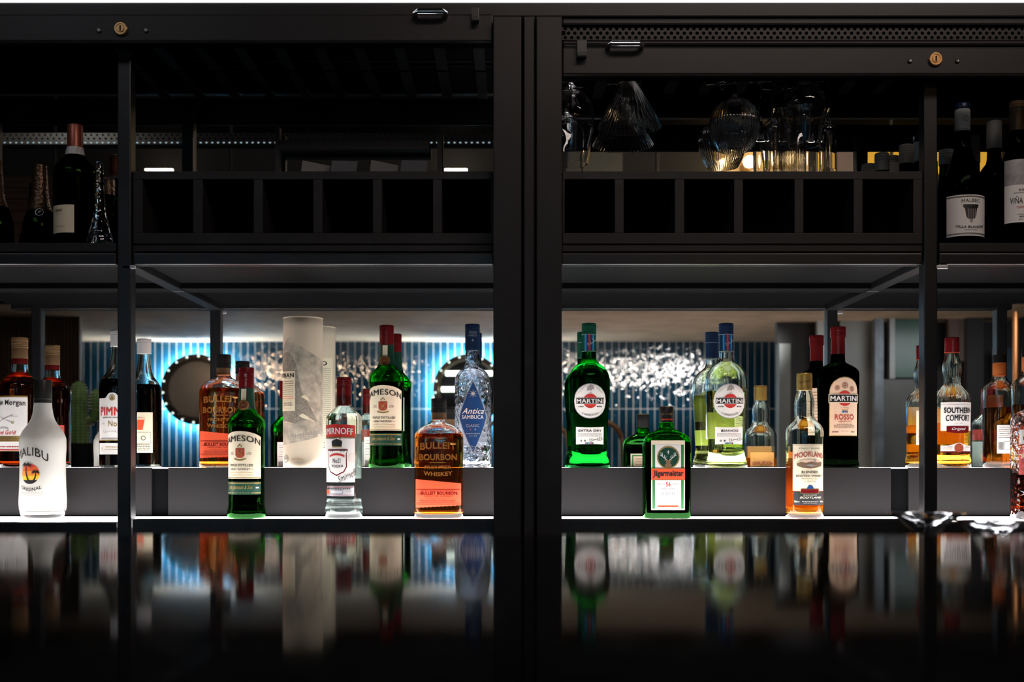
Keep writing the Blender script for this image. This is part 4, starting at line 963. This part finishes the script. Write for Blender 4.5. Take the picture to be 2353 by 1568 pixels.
# --- white coconut liqueur
def coconut():
    P = [(0, 120), (8, 132), (60, 148), (110, 150), (220, 146), (380, 144), (480, 148), (520, 147), (570, 130), (620, 96), (660, 74), (710, 62), (760, 57), (900, 52)]
    m, nt, bs = _mat('white_frosted_glass'); L = nt.links
    bs.inputs['Base Color'].default_value = (.66, .65, .62, 1); bs.inputs['Roughness'].default_value = .22
    tl = nt.nodes.new('ShaderNodeBsdfTranslucent'); tl.inputs[0].default_value = (.95, .94, .9, 1); gl = nt.nodes.new('ShaderNodeBsdfGlass'); gl.inputs['IOR'].default_value = 1.3; gl.inputs['Roughness'].default_value = .08
    mx = nt.nodes.new('ShaderNodeMixShader'); mx.inputs[0].default_value = .35; L.new(bs.outputs[0], mx.inputs[1]); L.new(tl.outputs[0], mx.inputs[2])
    tc = nt.nodes.new('ShaderNodeTexCoord'); sp = nt.nodes.new('ShaderNodeSeparateXYZ'); L.new(tc.outputs['Object'], sp.inputs[0])
    mr = nt.nodes.new('ShaderNodeMapRange'); mr.inputs[1].default_value = .012; mr.inputs[2].default_value = .034; L.new(sp.outputs[2], mr.inputs[0])
    m2 = nt.nodes.new('ShaderNodeMixShader'); L.new(mr.outputs[0], m2.inputs[0]); L.new(gl.outputs[0], m2.inputs[1]); L.new(mx.outputs[0], m2.inputs[2]); L.new(m2.outputs[0], nt.nodes['Material Output'].inputs[0])
    b = Bottle('coconut_liqueur_bottle', 'white frosted coconut liqueur bottle with palm sunset emblem, on the lit lower shelf', 'liqueur bottle', P, UF, glassm=m, wall=9)
    b.cap(764, 918, 58, 'blackcap', grooves=(790,))
    l = b.label(None, 0, 0, 0, 0); l.ob = b.body
    l.text('MALIBU', 0, 396, 236, 56, 'black', arch=46, bold=.015); z0 = 294
    for k, (r0, r1, c) in enumerate(((-66, -40, 'black'), (-40, -12, 's1'), (-12, 18, 's2'), (18, 46, 's3'), (46, 66, 's4'))):
        MT.setdefault('s1', M('yellow_ink', (.9, .55, .03), .5)); MT.setdefault('s2', M('amber_ink', (.85, .30, .03), .5)); MT.setdefault('s3', M('orange_ink', (.75, .12, .03), .5)); MT.setdefault('s4', M('red_orange_ink', (.7, .06, .04), .5))
        P_ = []; fs = []
        for i in range(13):
            z = r0+(r1-r0)*i/12; w = math.sqrt(max(0, 66*66-z*z)); P_ += [(-w*.98, z0+z), (w*.98, z0+z)]
        l.raw(P_, [(2*i, 2*i+1, 2*i+3, 2*i+2) for i in range(12)], c, 'sunset_emblem', -.0003)
    for (bx, bz, tx, tz, r_) in ((-4, z0-52, -24, z0+62, 52), (22, z0-52, 40, z0+14, 34)):
        for i in range(8):
            t0, t1 = i/8, (i+1)/8; f = lambda t: (bx+(tx-bx)*t-12*math.sin(PI*t)*(1 if tx < bx else -.6), bz+(tz-bz)*t)
            (x0, y0), (x1, y1) = f(t0), f(t1); w0, w1 = 6-3.5*t0, 6-3.5*t1
            l.raw([(x0-w0, y0), (x0+w0, y0), (x1+w1, y1), (x1-w1, y1)], [(0, 1, 2, 3)], 'black', 'palm_tree', .0003)
        for k in range(9):
            a = -.5+k*(PI+1.0)/8; Q = []
            for i in range(7):
                t = i/6; Q.append((tx+r_*t*math.cos(a), tz+r_*(t*math.sin(a)*.62-.42*t*t)))
            for i in range(6):
                (x0, y0), (x1, y1) = Q[i], Q[i+1]; w0, w1 = 7*math.sin(PI*min(1, .25+i/7)), 7*math.sin(PI*min(1, .25+(i+1)/7))
                l.raw([(x0, y0-w0*.6), (x1, y1-w1*.6), (x1, y1+w1*.5), (x0, y0+w0*.5)], [(0, 1, 2, 3)], 'black', 'palm_tree', .0004)
    l.text('ORIGINAL', 4, 210, 146, 22, 'black', arch=-18, bold=.02)
    l.text('MADE WITH WHITE RUM', 4, 170, 168, 10, 'grey'); l.text('AND COCONUT FLAVOUR', 4, 156, 168, 10, 'grey'); l.text('LIQUEUR', 4, 138, 62, 10, 'grey'); l.done(); return b
ma = coconut(); ma.place(98, YF, ZB, -12)

# --- pink gin and an amber bottle at the right edge
def gin():
    P = [(0, 124), (8, 133), (640, 134), (665, 128), (690, 108), (705, 80), (716, 58), (740, 48), (800, 44), (840, 44)]
    b = Bottle('gin_bottle', 'cut glass gin bottle with white script label and pink flower band, at the right edge', 'gin bottle', P, UF, flat=.7, n=4, zflat=(650, 715), glassm='g_cut', liquid=(300, 'g_rum'), segs=80)
    b.cap(742, 850, 52, 'blackcap')
    l = b.label('white', -122, 122, 484, 582, name='front_label'); l.text('Gin', -70, 535, 66, 60, 'black', shear=.3); l.rect(-120, 120, 478, 486, 'redcap'); l.done()
    l = b.label(MT.setdefault('pinkp', M('pink_flower_band', (.65, .10, .10), .5, 0, .6, 70)), -124, 124, 290, 452, name='flower_band')
    for k in range(5): l.star(-100+50*k, 390+25*(-1)**k, 30, 5, 'pinkcream', .4, 'flower')
    l.done()
    l = b.label(None, 0, 0, 0, 0); l.off = -.0002
    for k in range(5): l.star(-90+45*k, 130+40*(-1)**k, 34, 6, 'silver', .25, 'cut_pattern')
    l.done(); return b
gi = gin(); gi.place(2374, 2.305, ZB, 0)
def amber():
    P = [(0, 104), (8, 112), (540, 113), (575, 104), (600, 78), (620, 56), (650, 47), (700, 44), (800, 44)]
    b = Bottle('whisky_bottle', 'amber whisky bottle with orange cap seal behind the gin bottle at the right edge', 'whisky bottle', P, UT, liquid=(425, 'g_amber'))
    b.cap(650, 745, 46, M('orange_foil', (.7, .2, .05), .35, .3), 'cap_seal'); b.cap(745, 800, 48, 'blackcap')
    l = b.label('tancap', -70, 70, 430, 520, name='upper_label'); l.frame(-60, 60, 440, 510, 3, 'black'); l.done(); backlabel(b, 60, 100, 300); return b
am = amber(); am.place(2364, YT+.012, ZU, 0)

# --- pale card tube
def tube():
    R_ = 131.5; H_ = 1000; b = Bottle('whisky_tube', 'tall pale card whisky tube printed with a grey engraved cliff, on the step', 'gift tube', [(0, R_-1), (2, R_), (H_-3, R_), (H_, R_-2)], UT, glassm='white', wall=0, segs=96)
    b.body.name = 'card_tube'; b.body.data.materials.clear()
    m, nt, bs = _mat('pale_card'); bs.inputs['Base Color'].default_value = (.74, .62, .48, 1); bs.inputs['Roughness'].default_value = .5
    b.body.data.materials.append(m)
    G().lathe([(995*b.u, (R_+1)*b.u), (1001*b.u, (R_+1)*b.u), (1002*b.u, (R_-3)*b.u)], n=96).build('lid', m, b.root)
    m, nt, bs = _mat('engraved_cliff_print'); L = nt.links; tc = nt.nodes.new('ShaderNodeTexCoord')
    w = nt.nodes.new('ShaderNodeTexWave'); w.inputs['Scale'].default_value = 190; w.inputs['Distortion'].default_value = 14; w.inputs['Detail'].default_value = 3; w.inputs['Detail Scale'].default_value = 2.5; w.bands_direction = 'DIAGONAL'
    n = nt.nodes.new('ShaderNodeTexNoise'); n.inputs['Scale'].default_value = 60; n.inputs['Detail'].default_value = 6; L.new(tc.outputs['Object'], n.inputs[0]); L.new(tc.outputs['Object'], w.inputs[0])
    mu = nt.nodes.new('ShaderNodeMath'); mu.operation = 'MULTIPLY'; L.new(w.outputs['Fac'], mu.inputs[0]); L.new(n.outputs[0], mu.inputs[1])
    cr = nt.nodes.new('ShaderNodeValToRGB'); cr.color_ramp.elements[0].position = .05; cr.color_ramp.elements[0].color = (.13, .12, .10, 1); cr.color_ramp.elements[1].position = .5; cr.color_ramp.elements[1].color = (.52, .45, .36, 1)
    L.new(mu.outputs[0], cr.inputs[0]); L.new(cr.outputs[0], bs.inputs['Base Color']); MT['cliff'] = m
    MT['cliff2'] = M('pale_engraved_cliff', (.52, .45, .36), .5, 0, .35, 60)
    def prof(pts): return lambda u: pchip(pts, u)
    l = b.label('cliff2', -160, 200, prof([(-160, 300), (0, 330), (80, 400), (130, 240), (200, 200)]), prof([(-160, 780), (-80, 860), (-20, 820), (60, 770), (130, 735), (200, 700)]), name='far_cliff_print')
    l = b.label('cliff', -190, 118, prof([(-190, 330), (-60, 300), (0, 290), (60, 330), (118, 300)]), prof([(-190, 740), (-140, 760), (-90, 770), (-60, 745), (-30, 700), (0, 560), (30, 470), (60, 420), (90, 370), (118, 320)]), name='cliff_print', off=.0001)
    l = b.label('cliff2', -160, 130, prof([(-160, 150), (-60, 165), (60, 190), (130, 210)]), prof([(-160, 300), (-60, 290), (40, 320), (130, 290)]), name='shore_print', off=.0001)
    for k in range(16): l.scribble(-90+17*k, 200+12*math.sin(k*2.2)+k*3, 50, 22, 'grey', 3, .1, 1, 'spray')
    l.poly([(-5, 345), (20, 362), (55, 340), (70, 322), (30, 326)], 'cream', 'seabird#1', .0002); l.poly([(10, 470), (30, 485), (50, 470), (70, 440), (40, 452)], 'cream', 'seabird#2', .0002); pass
    l.done()
    l = b.label('cream', -196, -30, 378, 640, name='title_label', off=.0006)
    l.text('OBAN', -100, 612, 126, 28, 'black', bold=.02); l.text('Highland Malt', -88, 592, 60, 8, 'brown', shear=.4)
    for i in range(9): l.fine(-100, 572-14*i, 120, 3, 'brown' if i < 7 else 'orange')
    l.text('SINGLE MALT', -92, 430, 86, 9, 'black', bold=.02); l.text('SCOTCH WHISKY', -92, 416, 94, 9, 'black', bold=.02); l.frame(-128, -60, 395, 450, 1, 'grey'); l.done()
    l = b.label(None, 0, 0, 0, 0); l.ob = b.body; l.off = .0004; l.disc(-110, 60, 26, 'grey', 'round_stamp', 19); l.rect(-128, -92, 58, 66, 'grey', 'round_stamp'); l.text('Neil Wilson', -12, 62, 84, 16, 'gold', shear=.4, name='signature'); l.done()
    l = b.label('cream', -150, 150, 120, 775, back=True, name='back_print'); l.text('OBAN', 0, 735, 190, 30, 'black', bold=.02)
    for i in range(36): l.fine(0, 700-14.5*i, 250, 4, 'grey')
    l.frame(-80, 40, 140, 180, 3, 'black'); l.done(); return b
tb = tube(); tb.place(696, YT, ZU, 0)

# ================================================================ wine bottles on the upper shelf
UW = 2.31/F; YW2 = 2.40
BORD = [(0, 33), (4, 36.5), (8, 37), (212, 37), (226, 35), (240, 27), (252, 19), (264, 16.5), (330, 15.5), (366, 15.5)]
BURG = [(0, 44), (4, 46.5), (150, 47), (175, 44), (205, 34), (235, 24), (262, 18), (290, 16.5), (366, 15.5)]
ZW = .3945
def wine(label, P, top, px, D, capm, c0, rot=0, slim=1, glassm='g_dark', bands=None, capmat2=None, group='wine bottles on the upper shelf', lbl=None, liquid=None):
    sc_ = top/366.; P = [(z*sc_, a*(slim if a > 20 else 1)) for z, a in P]
    b = Bottle('wine_bottle', label, 'wine bottle', P, UW, glassm=glassm, wall=0 if not liquid else 2.5, floor=5, liquid=liquid, group=group); ht = P[-1][0]
    if capmat2: b.cap(c0, ht-13, 17.2, capm, 'capsule'); b.cap(ht-13, ht+1, 17.6, capmat2, 'capsule_top')
    else: b.cap(c0, ht+1, 17.4, capm, 'capsule', grooves=(ht-18, ht-12, ht-6) if bands else ())
    if lbl: lbl(b, ht)
    b.place(px, D, ZW, rot); return b
def malbec_label(b, h):
    k = (1050-0)*0
    l = b.label('white', -57, 57, lambda u: 30, lambda u: 123, name='front_label')
    for z in (120, 118, 34, 36): l.rect(-56, 56, z-.5, z+.5, 'black')
    l.text('MALBEC', 0, 109, 42, 7.5, 'black', arch=1); l.poly([(-18, 101), (18, 101), (17, 94), (14, 93), (11, 75), (7, 69), (-8, 69), (-11, 75), (-14, 93), (-17, 94)], 'black', 'column_engraving')
    for i in range(5): l.rect(-8+4*i, -6.5+4*i, 70, 91, 'grey', 'column_flutes', .0003)
    l.poly([(-4, 69), (4, 69), (2, 60), (-2, 60)], 'grey', 'column_engraving'); l.text('VILLA BLANCHE', 0, 53, 68, 5.5, 'black', arch=-3, bold=.02); l.text('CALPE, R. PRIORE', 0, 44, 30, 3, 'black', arch=-1); l.done()
    l = b.label(None, 0, 0, 0, 0); l.off = .0008; l.disc(0, h-38, 6.5, 'black', 'capsule_emblem', 5.6); l.text('t', 0, h-38, 3, 8, 'black', name='capsule_emblem'); l.rect(-50, 50, h-66, h-65, 'black', 'capsule_line'); l.rect(-50, 50, h-63, h-62, 'black', 'capsule_line'); l.done()
w1 = wine('dark wine bottle with white column-engraving label and white capsule, right upper shelf', BURG, 342, 2211, 2.31, 'white', 277, 3, capmat2='navycap', lbl=malbec_label)
def vina_label(b, h):
    l = b.label('white', -50, 50, 60, 145, name='front_label')
    l.text('RIBERA', 0, 133, 34, 6, 'black'); l.rect(-28, 28, 126, 127, 'black'); l.text('VIÑA CLARA', -2, 111, 66, 17, 'black', bold=.005); l.text('TEMPRANILLO', 0, 94, 44, 5, 'red'); l.text('2016', 0, 86, 14, 4, 'black'); l.text('BODEGAS', 0, 73, 30, 3.5, 'black', bold=.02); l.rect(-20, 20, 78, 78.6, 'black'); l.fine(0, 67, 34, 2); l.done()
    l = b.label(MT.setdefault('greypic', M('grey_landscape_print', (.33, .32, .33), .6, 0, .3, 60)), -50, 50, 145, 203, name='picture_label')
w2 = wine('dark wine bottle with grey and white label, right edge of the upper shelf', [(0, 33), (6, 37.5), (205, 37.5), (222, 35), (240, 26), (262, 19), (290, 17), (366, 16.5)], 344, 2337, 2.30, 'tancap', 275, 8, bands=1, lbl=vina_label)
w2b = wine('dark wine bottle with plain grey capsule between two labelled ones, right upper shelf', BORD, 323, 2284, 2.375, 'grey', 257, 0)
wine('short wine bottle with pale capsule just behind the column-engraving bottle', BORD, 258, 2174, 2.385, 'whitecap', 222, 0, slim=.7, bands=1)
wine('wine bottle with grey capsule behind the right wine rack, nearer the thin post', BORD, 270, 2082, 2.385, 'grey', 225, 0, slim=.7, bands=1)
wine('wine bottle with dark grey capsule behind the right wine rack, beside the pale panel', BORD, 250, 2026, 2.385, 'grey', 208, 0, slim=.7, bands=1)
def gavi_label(b, h):
    l = b.label('cream', -30, 30, 37, 100, name='front_label'); l.text('GAVI', -8, 88, 20, 6, 'black', bold=.02); l.text('2016', -8, 80, 8, 2.5, 'black'); l.text('PRODUCT OF ITALY', -4, 52, 26, 2.2, 'black'); l.done()
    l = b.label(None, 0, 0, 0, 0); l.off = .0007; l.rect(-56, 56, h-71, h-53, 'whitecap', 'capsule_band'); l.fine(0, h-62, 14, 9, 'pinkcream'); l.done()
wine('white wine bottle with small cream label and copper capsule, left upper shelf', [(0, 44), (4, 47), (8, 48), (225, 48), (245, 44), (262, 31), (276, 21), (292, 17.5), (330, 16), (366, 15.5)], 293, 172, 2.31, 'copper', 228, -18, glassm='g_olive', lbl=gavi_label)
CH = [(0, 43), (4, 46), (100, 46), (140, 42), (180, 33), (220, 24), (260, 19), (330, 16), (366, 15)]
def champ_label(b, h):
    l = b.label(None, 0, 0, 0, 0); l.off = .0006; l.disc(10, h-116, 9, 'silver', 'foil_emblem', 7.6); l.text('JP', 10, h-116, 8, 7, 'silver', name='foil_emblem'); l.done()
MT['foil'] = M('dark_bronze_foil', (.10, .06, .035), .3, .7, bump=.8, bscale=160)
for (px, D, top, lab) in ((92, 2.37, 217, 'dark green sparkling wine bottle with bronze foil, left of the cream-label bottle'), (-12, 2.33, 217, 'dark green sparkling wine bottle cut by the left edge of the photo'), (214, 2.387, 212, 'plain dark wine bottle right behind the cream-label bottle')):
    b = wine(lab, CH if px != 214 else BORD, top, px, D, 'foil', top*.5 if px != 214 else top*.82, 0, slim=.9, glassm='g_olive' if px != 214 else 'g_dark', lbl=champ_label if px == 92 else None)
    if px != 214:
        for c_ in b.root.children:
            if c_.name.startswith('capsule'): bpy.data.objects.remove(c_)
        b.sleeve(top*.5, top-1, 'foil', 'foil', 1); b.cap(top-2, top+2, 15, 'foil', 'foil_top')
# small colourful glass prism bottle beside them
pr = Bottle('glass_decanter', 'small tapered clear glass decanter catching coloured light, beside the left thin post', 'decanter', [(0, 26), (5, 30), (40, 22), (90, 12), (150, 9), (190, 8)], UW, glassm='g_cut', wall=0, segs=10)
pr.place(229, 2.25, ZW)

# ================================================================ hanging stemware, feet up
def stem(name, label, px, D, zrim, prof, flute=None, foot=.034, zfoot=.7827, group='upside-down glasses on the hanging rack', t_=.0015):
    """prof: (height above the rim, radius), the bowl ends at the stem; built mouth down"""
    root = thing(name, label, 'glass', (X(px, D), D, zrim), group); n = 90 if not flute else flute[0]*6
    hb_ = prof[-1][0]; zs = [prof[0][0]+(hb_-prof[0][0])*i/36 for i in range(37)]
    out = [(z, pchip(prof, z)) for z in zs]; inn = [(z, max(.001, r-t_)) for z, r in out[:-3]]
    G().lathe(out+[(hb_+.004, .0045)]+[(out[-4][0]-.001, .0012)]+inn[::-1]+[out[0]], n=n, cap0=False, cap1=False, flute=flute).build('bowl', 'g_stem', root, angle=60)
    top = zfoot-zrim
    G().lathe([(hb_+.003, .0055), (hb_+.012, .0038), (top-.014, .0034), (top-.006, .006), (top-.002, foot*.6), (top-.0008, foot), (top+.0008, foot), (top+.002, foot*.4), (top+.0024, .001)], n=48).build('stem_and_foot', 'g_stem', root, angle=50)
    return root
def zz(py, D): return Z(py, D)
D = 2.36
stem('wine_glass', 'large tulip wine glass hanging upside down beside the centre post', 1311, 2.33, zz(378, 2.33), [(0, .033), (.04, .040), (.09, .046), (.115, .042), (.135, .028), (.150, .012), (.156, .006)], foot=.036)
stem('cocktail_glass', 'ribbed cone-shaped cocktail glass hanging upside down', 1446, D, zz(292, D), [(0, .0635), (.04, .042), (.075, .021), (.092, .010), (.096, .006)], flute=(44, .014), foot=.034)
stem('gin_glass', 'ribbed round balloon glass hanging upside down in front of the lit wall patch', 1688, D, zz(346, D), [(0, .032), (.02, .042), (.05, .0495), (.075, .044), (.092, .030), (.101, .014), (.104, .006)], flute=(48, .016), foot=.034)
stem('wine_glass', 'smaller tulip wine glass hanging upside down, foremost of the right cluster', 1848, 2.32, zz(334, 2.32), [(0, .030), (.04, .037), (.075, .044), (.095, .040), (.11, .024), (.125, .009), (.13, .006)], foot=.036)
for px, DD, pt, pb, w, lab, fl in ((1777, 2.37, 283, 392, 19, 'slim straight-sided glass left of the right glass cluster, hanging upside down', None), (1902, 2.37, 285, 392, 20, 'slim straight-sided glass at the right end of the glass cluster, hanging upside down', None), (1822, 2.396, 236, 396, 29, 'tall ribbed straight-sided glass behind the smaller tulip glass, hanging upside down', (40, .012))):
    hh_ = (pb-pt)/F*DD; r_ = w/F*DD
    stem('highball_glass', lab, px, DD, zz(pb, DD), [(0, r_), (hh_*.8, r_), (hh_*.93, r_*.93), (hh_, r_*.45), (hh_+.006, .006)], flute=fl, foot=.024)

# coupes on the service ledge behind the counter, out of focus
def coupe(label, px, D, zr, R_, rz=0, mat='g_stem'):
    root = thing('coupe_glass', label, 'glass', (X(px, D), D, -.235), 'coupe glasses on the ledge behind the counter'); h = zr+.235
    out = [(h-.026+.026*math.sin(PI/2*i/14), R_*(.06+.94*(i/14)**.62)) for i in range(15)]
    out = [(h-.030, .004)]+out; inn = [(z+.0008, max(.001, r-.0012)) for z, r in out[1:]]
    G().lathe([(0, .032), (.0015, .032), (.004, .008), (.012, .0035), (h-.036, .0035)]+out+inn[::-1], n=72, cap0=True, cap1=True).build('glass', mat, root, angle=60)
    return root
MT['bluecoupe'] = M('cut_crystal', (.55, .62, .72), .12, .55, bump=1, bscale=70)
MT['crystal'] = glass('cut_crystal_glass', (.97, .985, 1), .02, 1.5, .35, 60, .002)
coupe('shallow crystal coupe glass blurred at the right, in front of the shelving', 2128, 1.28, -.0610, .0415, mat='crystal')
coupe('second shallow crystal coupe glass at the right edge, lower than the first', 2285, 1.18, -.0640, .042, mat='crystal')
MT['menu'] = M('dim_grey_card', (.10, .10, .10), .6)
# menu cards stacked behind the left rack
mb = thing('menu_stand', 'dim black menu stand with propped cards behind the left wine rack', 'menu stand', (X(820, 2.39), 2.39, ZW))
pxbox('upright', 'board', 632, 642, 292, 560, 2.39, .02, mb); pxbox('upright', 'board', 1004, 1014, 290, 560, 2.39, .02, mb)
pxbox('shelf', 'board', 640, 985, 322, 345, 2.39, .02, mb, .001)
for i, px in enumerate((672, 740, 830, 900)):
    k = G(); w, z0, z1 = .045, 0, Z(374, 2.37)-ZW
    k.box(-.028, .028, -.0015, .0015, z0, z1); o = k.build('menu_card', 'menu', None)
    o.location = (X(px+30, 2.37), 2.362-.002*i, ZW+ZC); o.rotation_euler = (0, .12, .35*(-1)**i)
    tag(o, ('leftmost dim menu card standing behind the left wine rack', 'dim menu card second from the left behind the left wine rack', 'dim menu card third from the left behind the left wine rack', 'rightmost dim menu card standing behind the left wine rack')[i], 'menu card', 'menu cards behind the left wine rack')
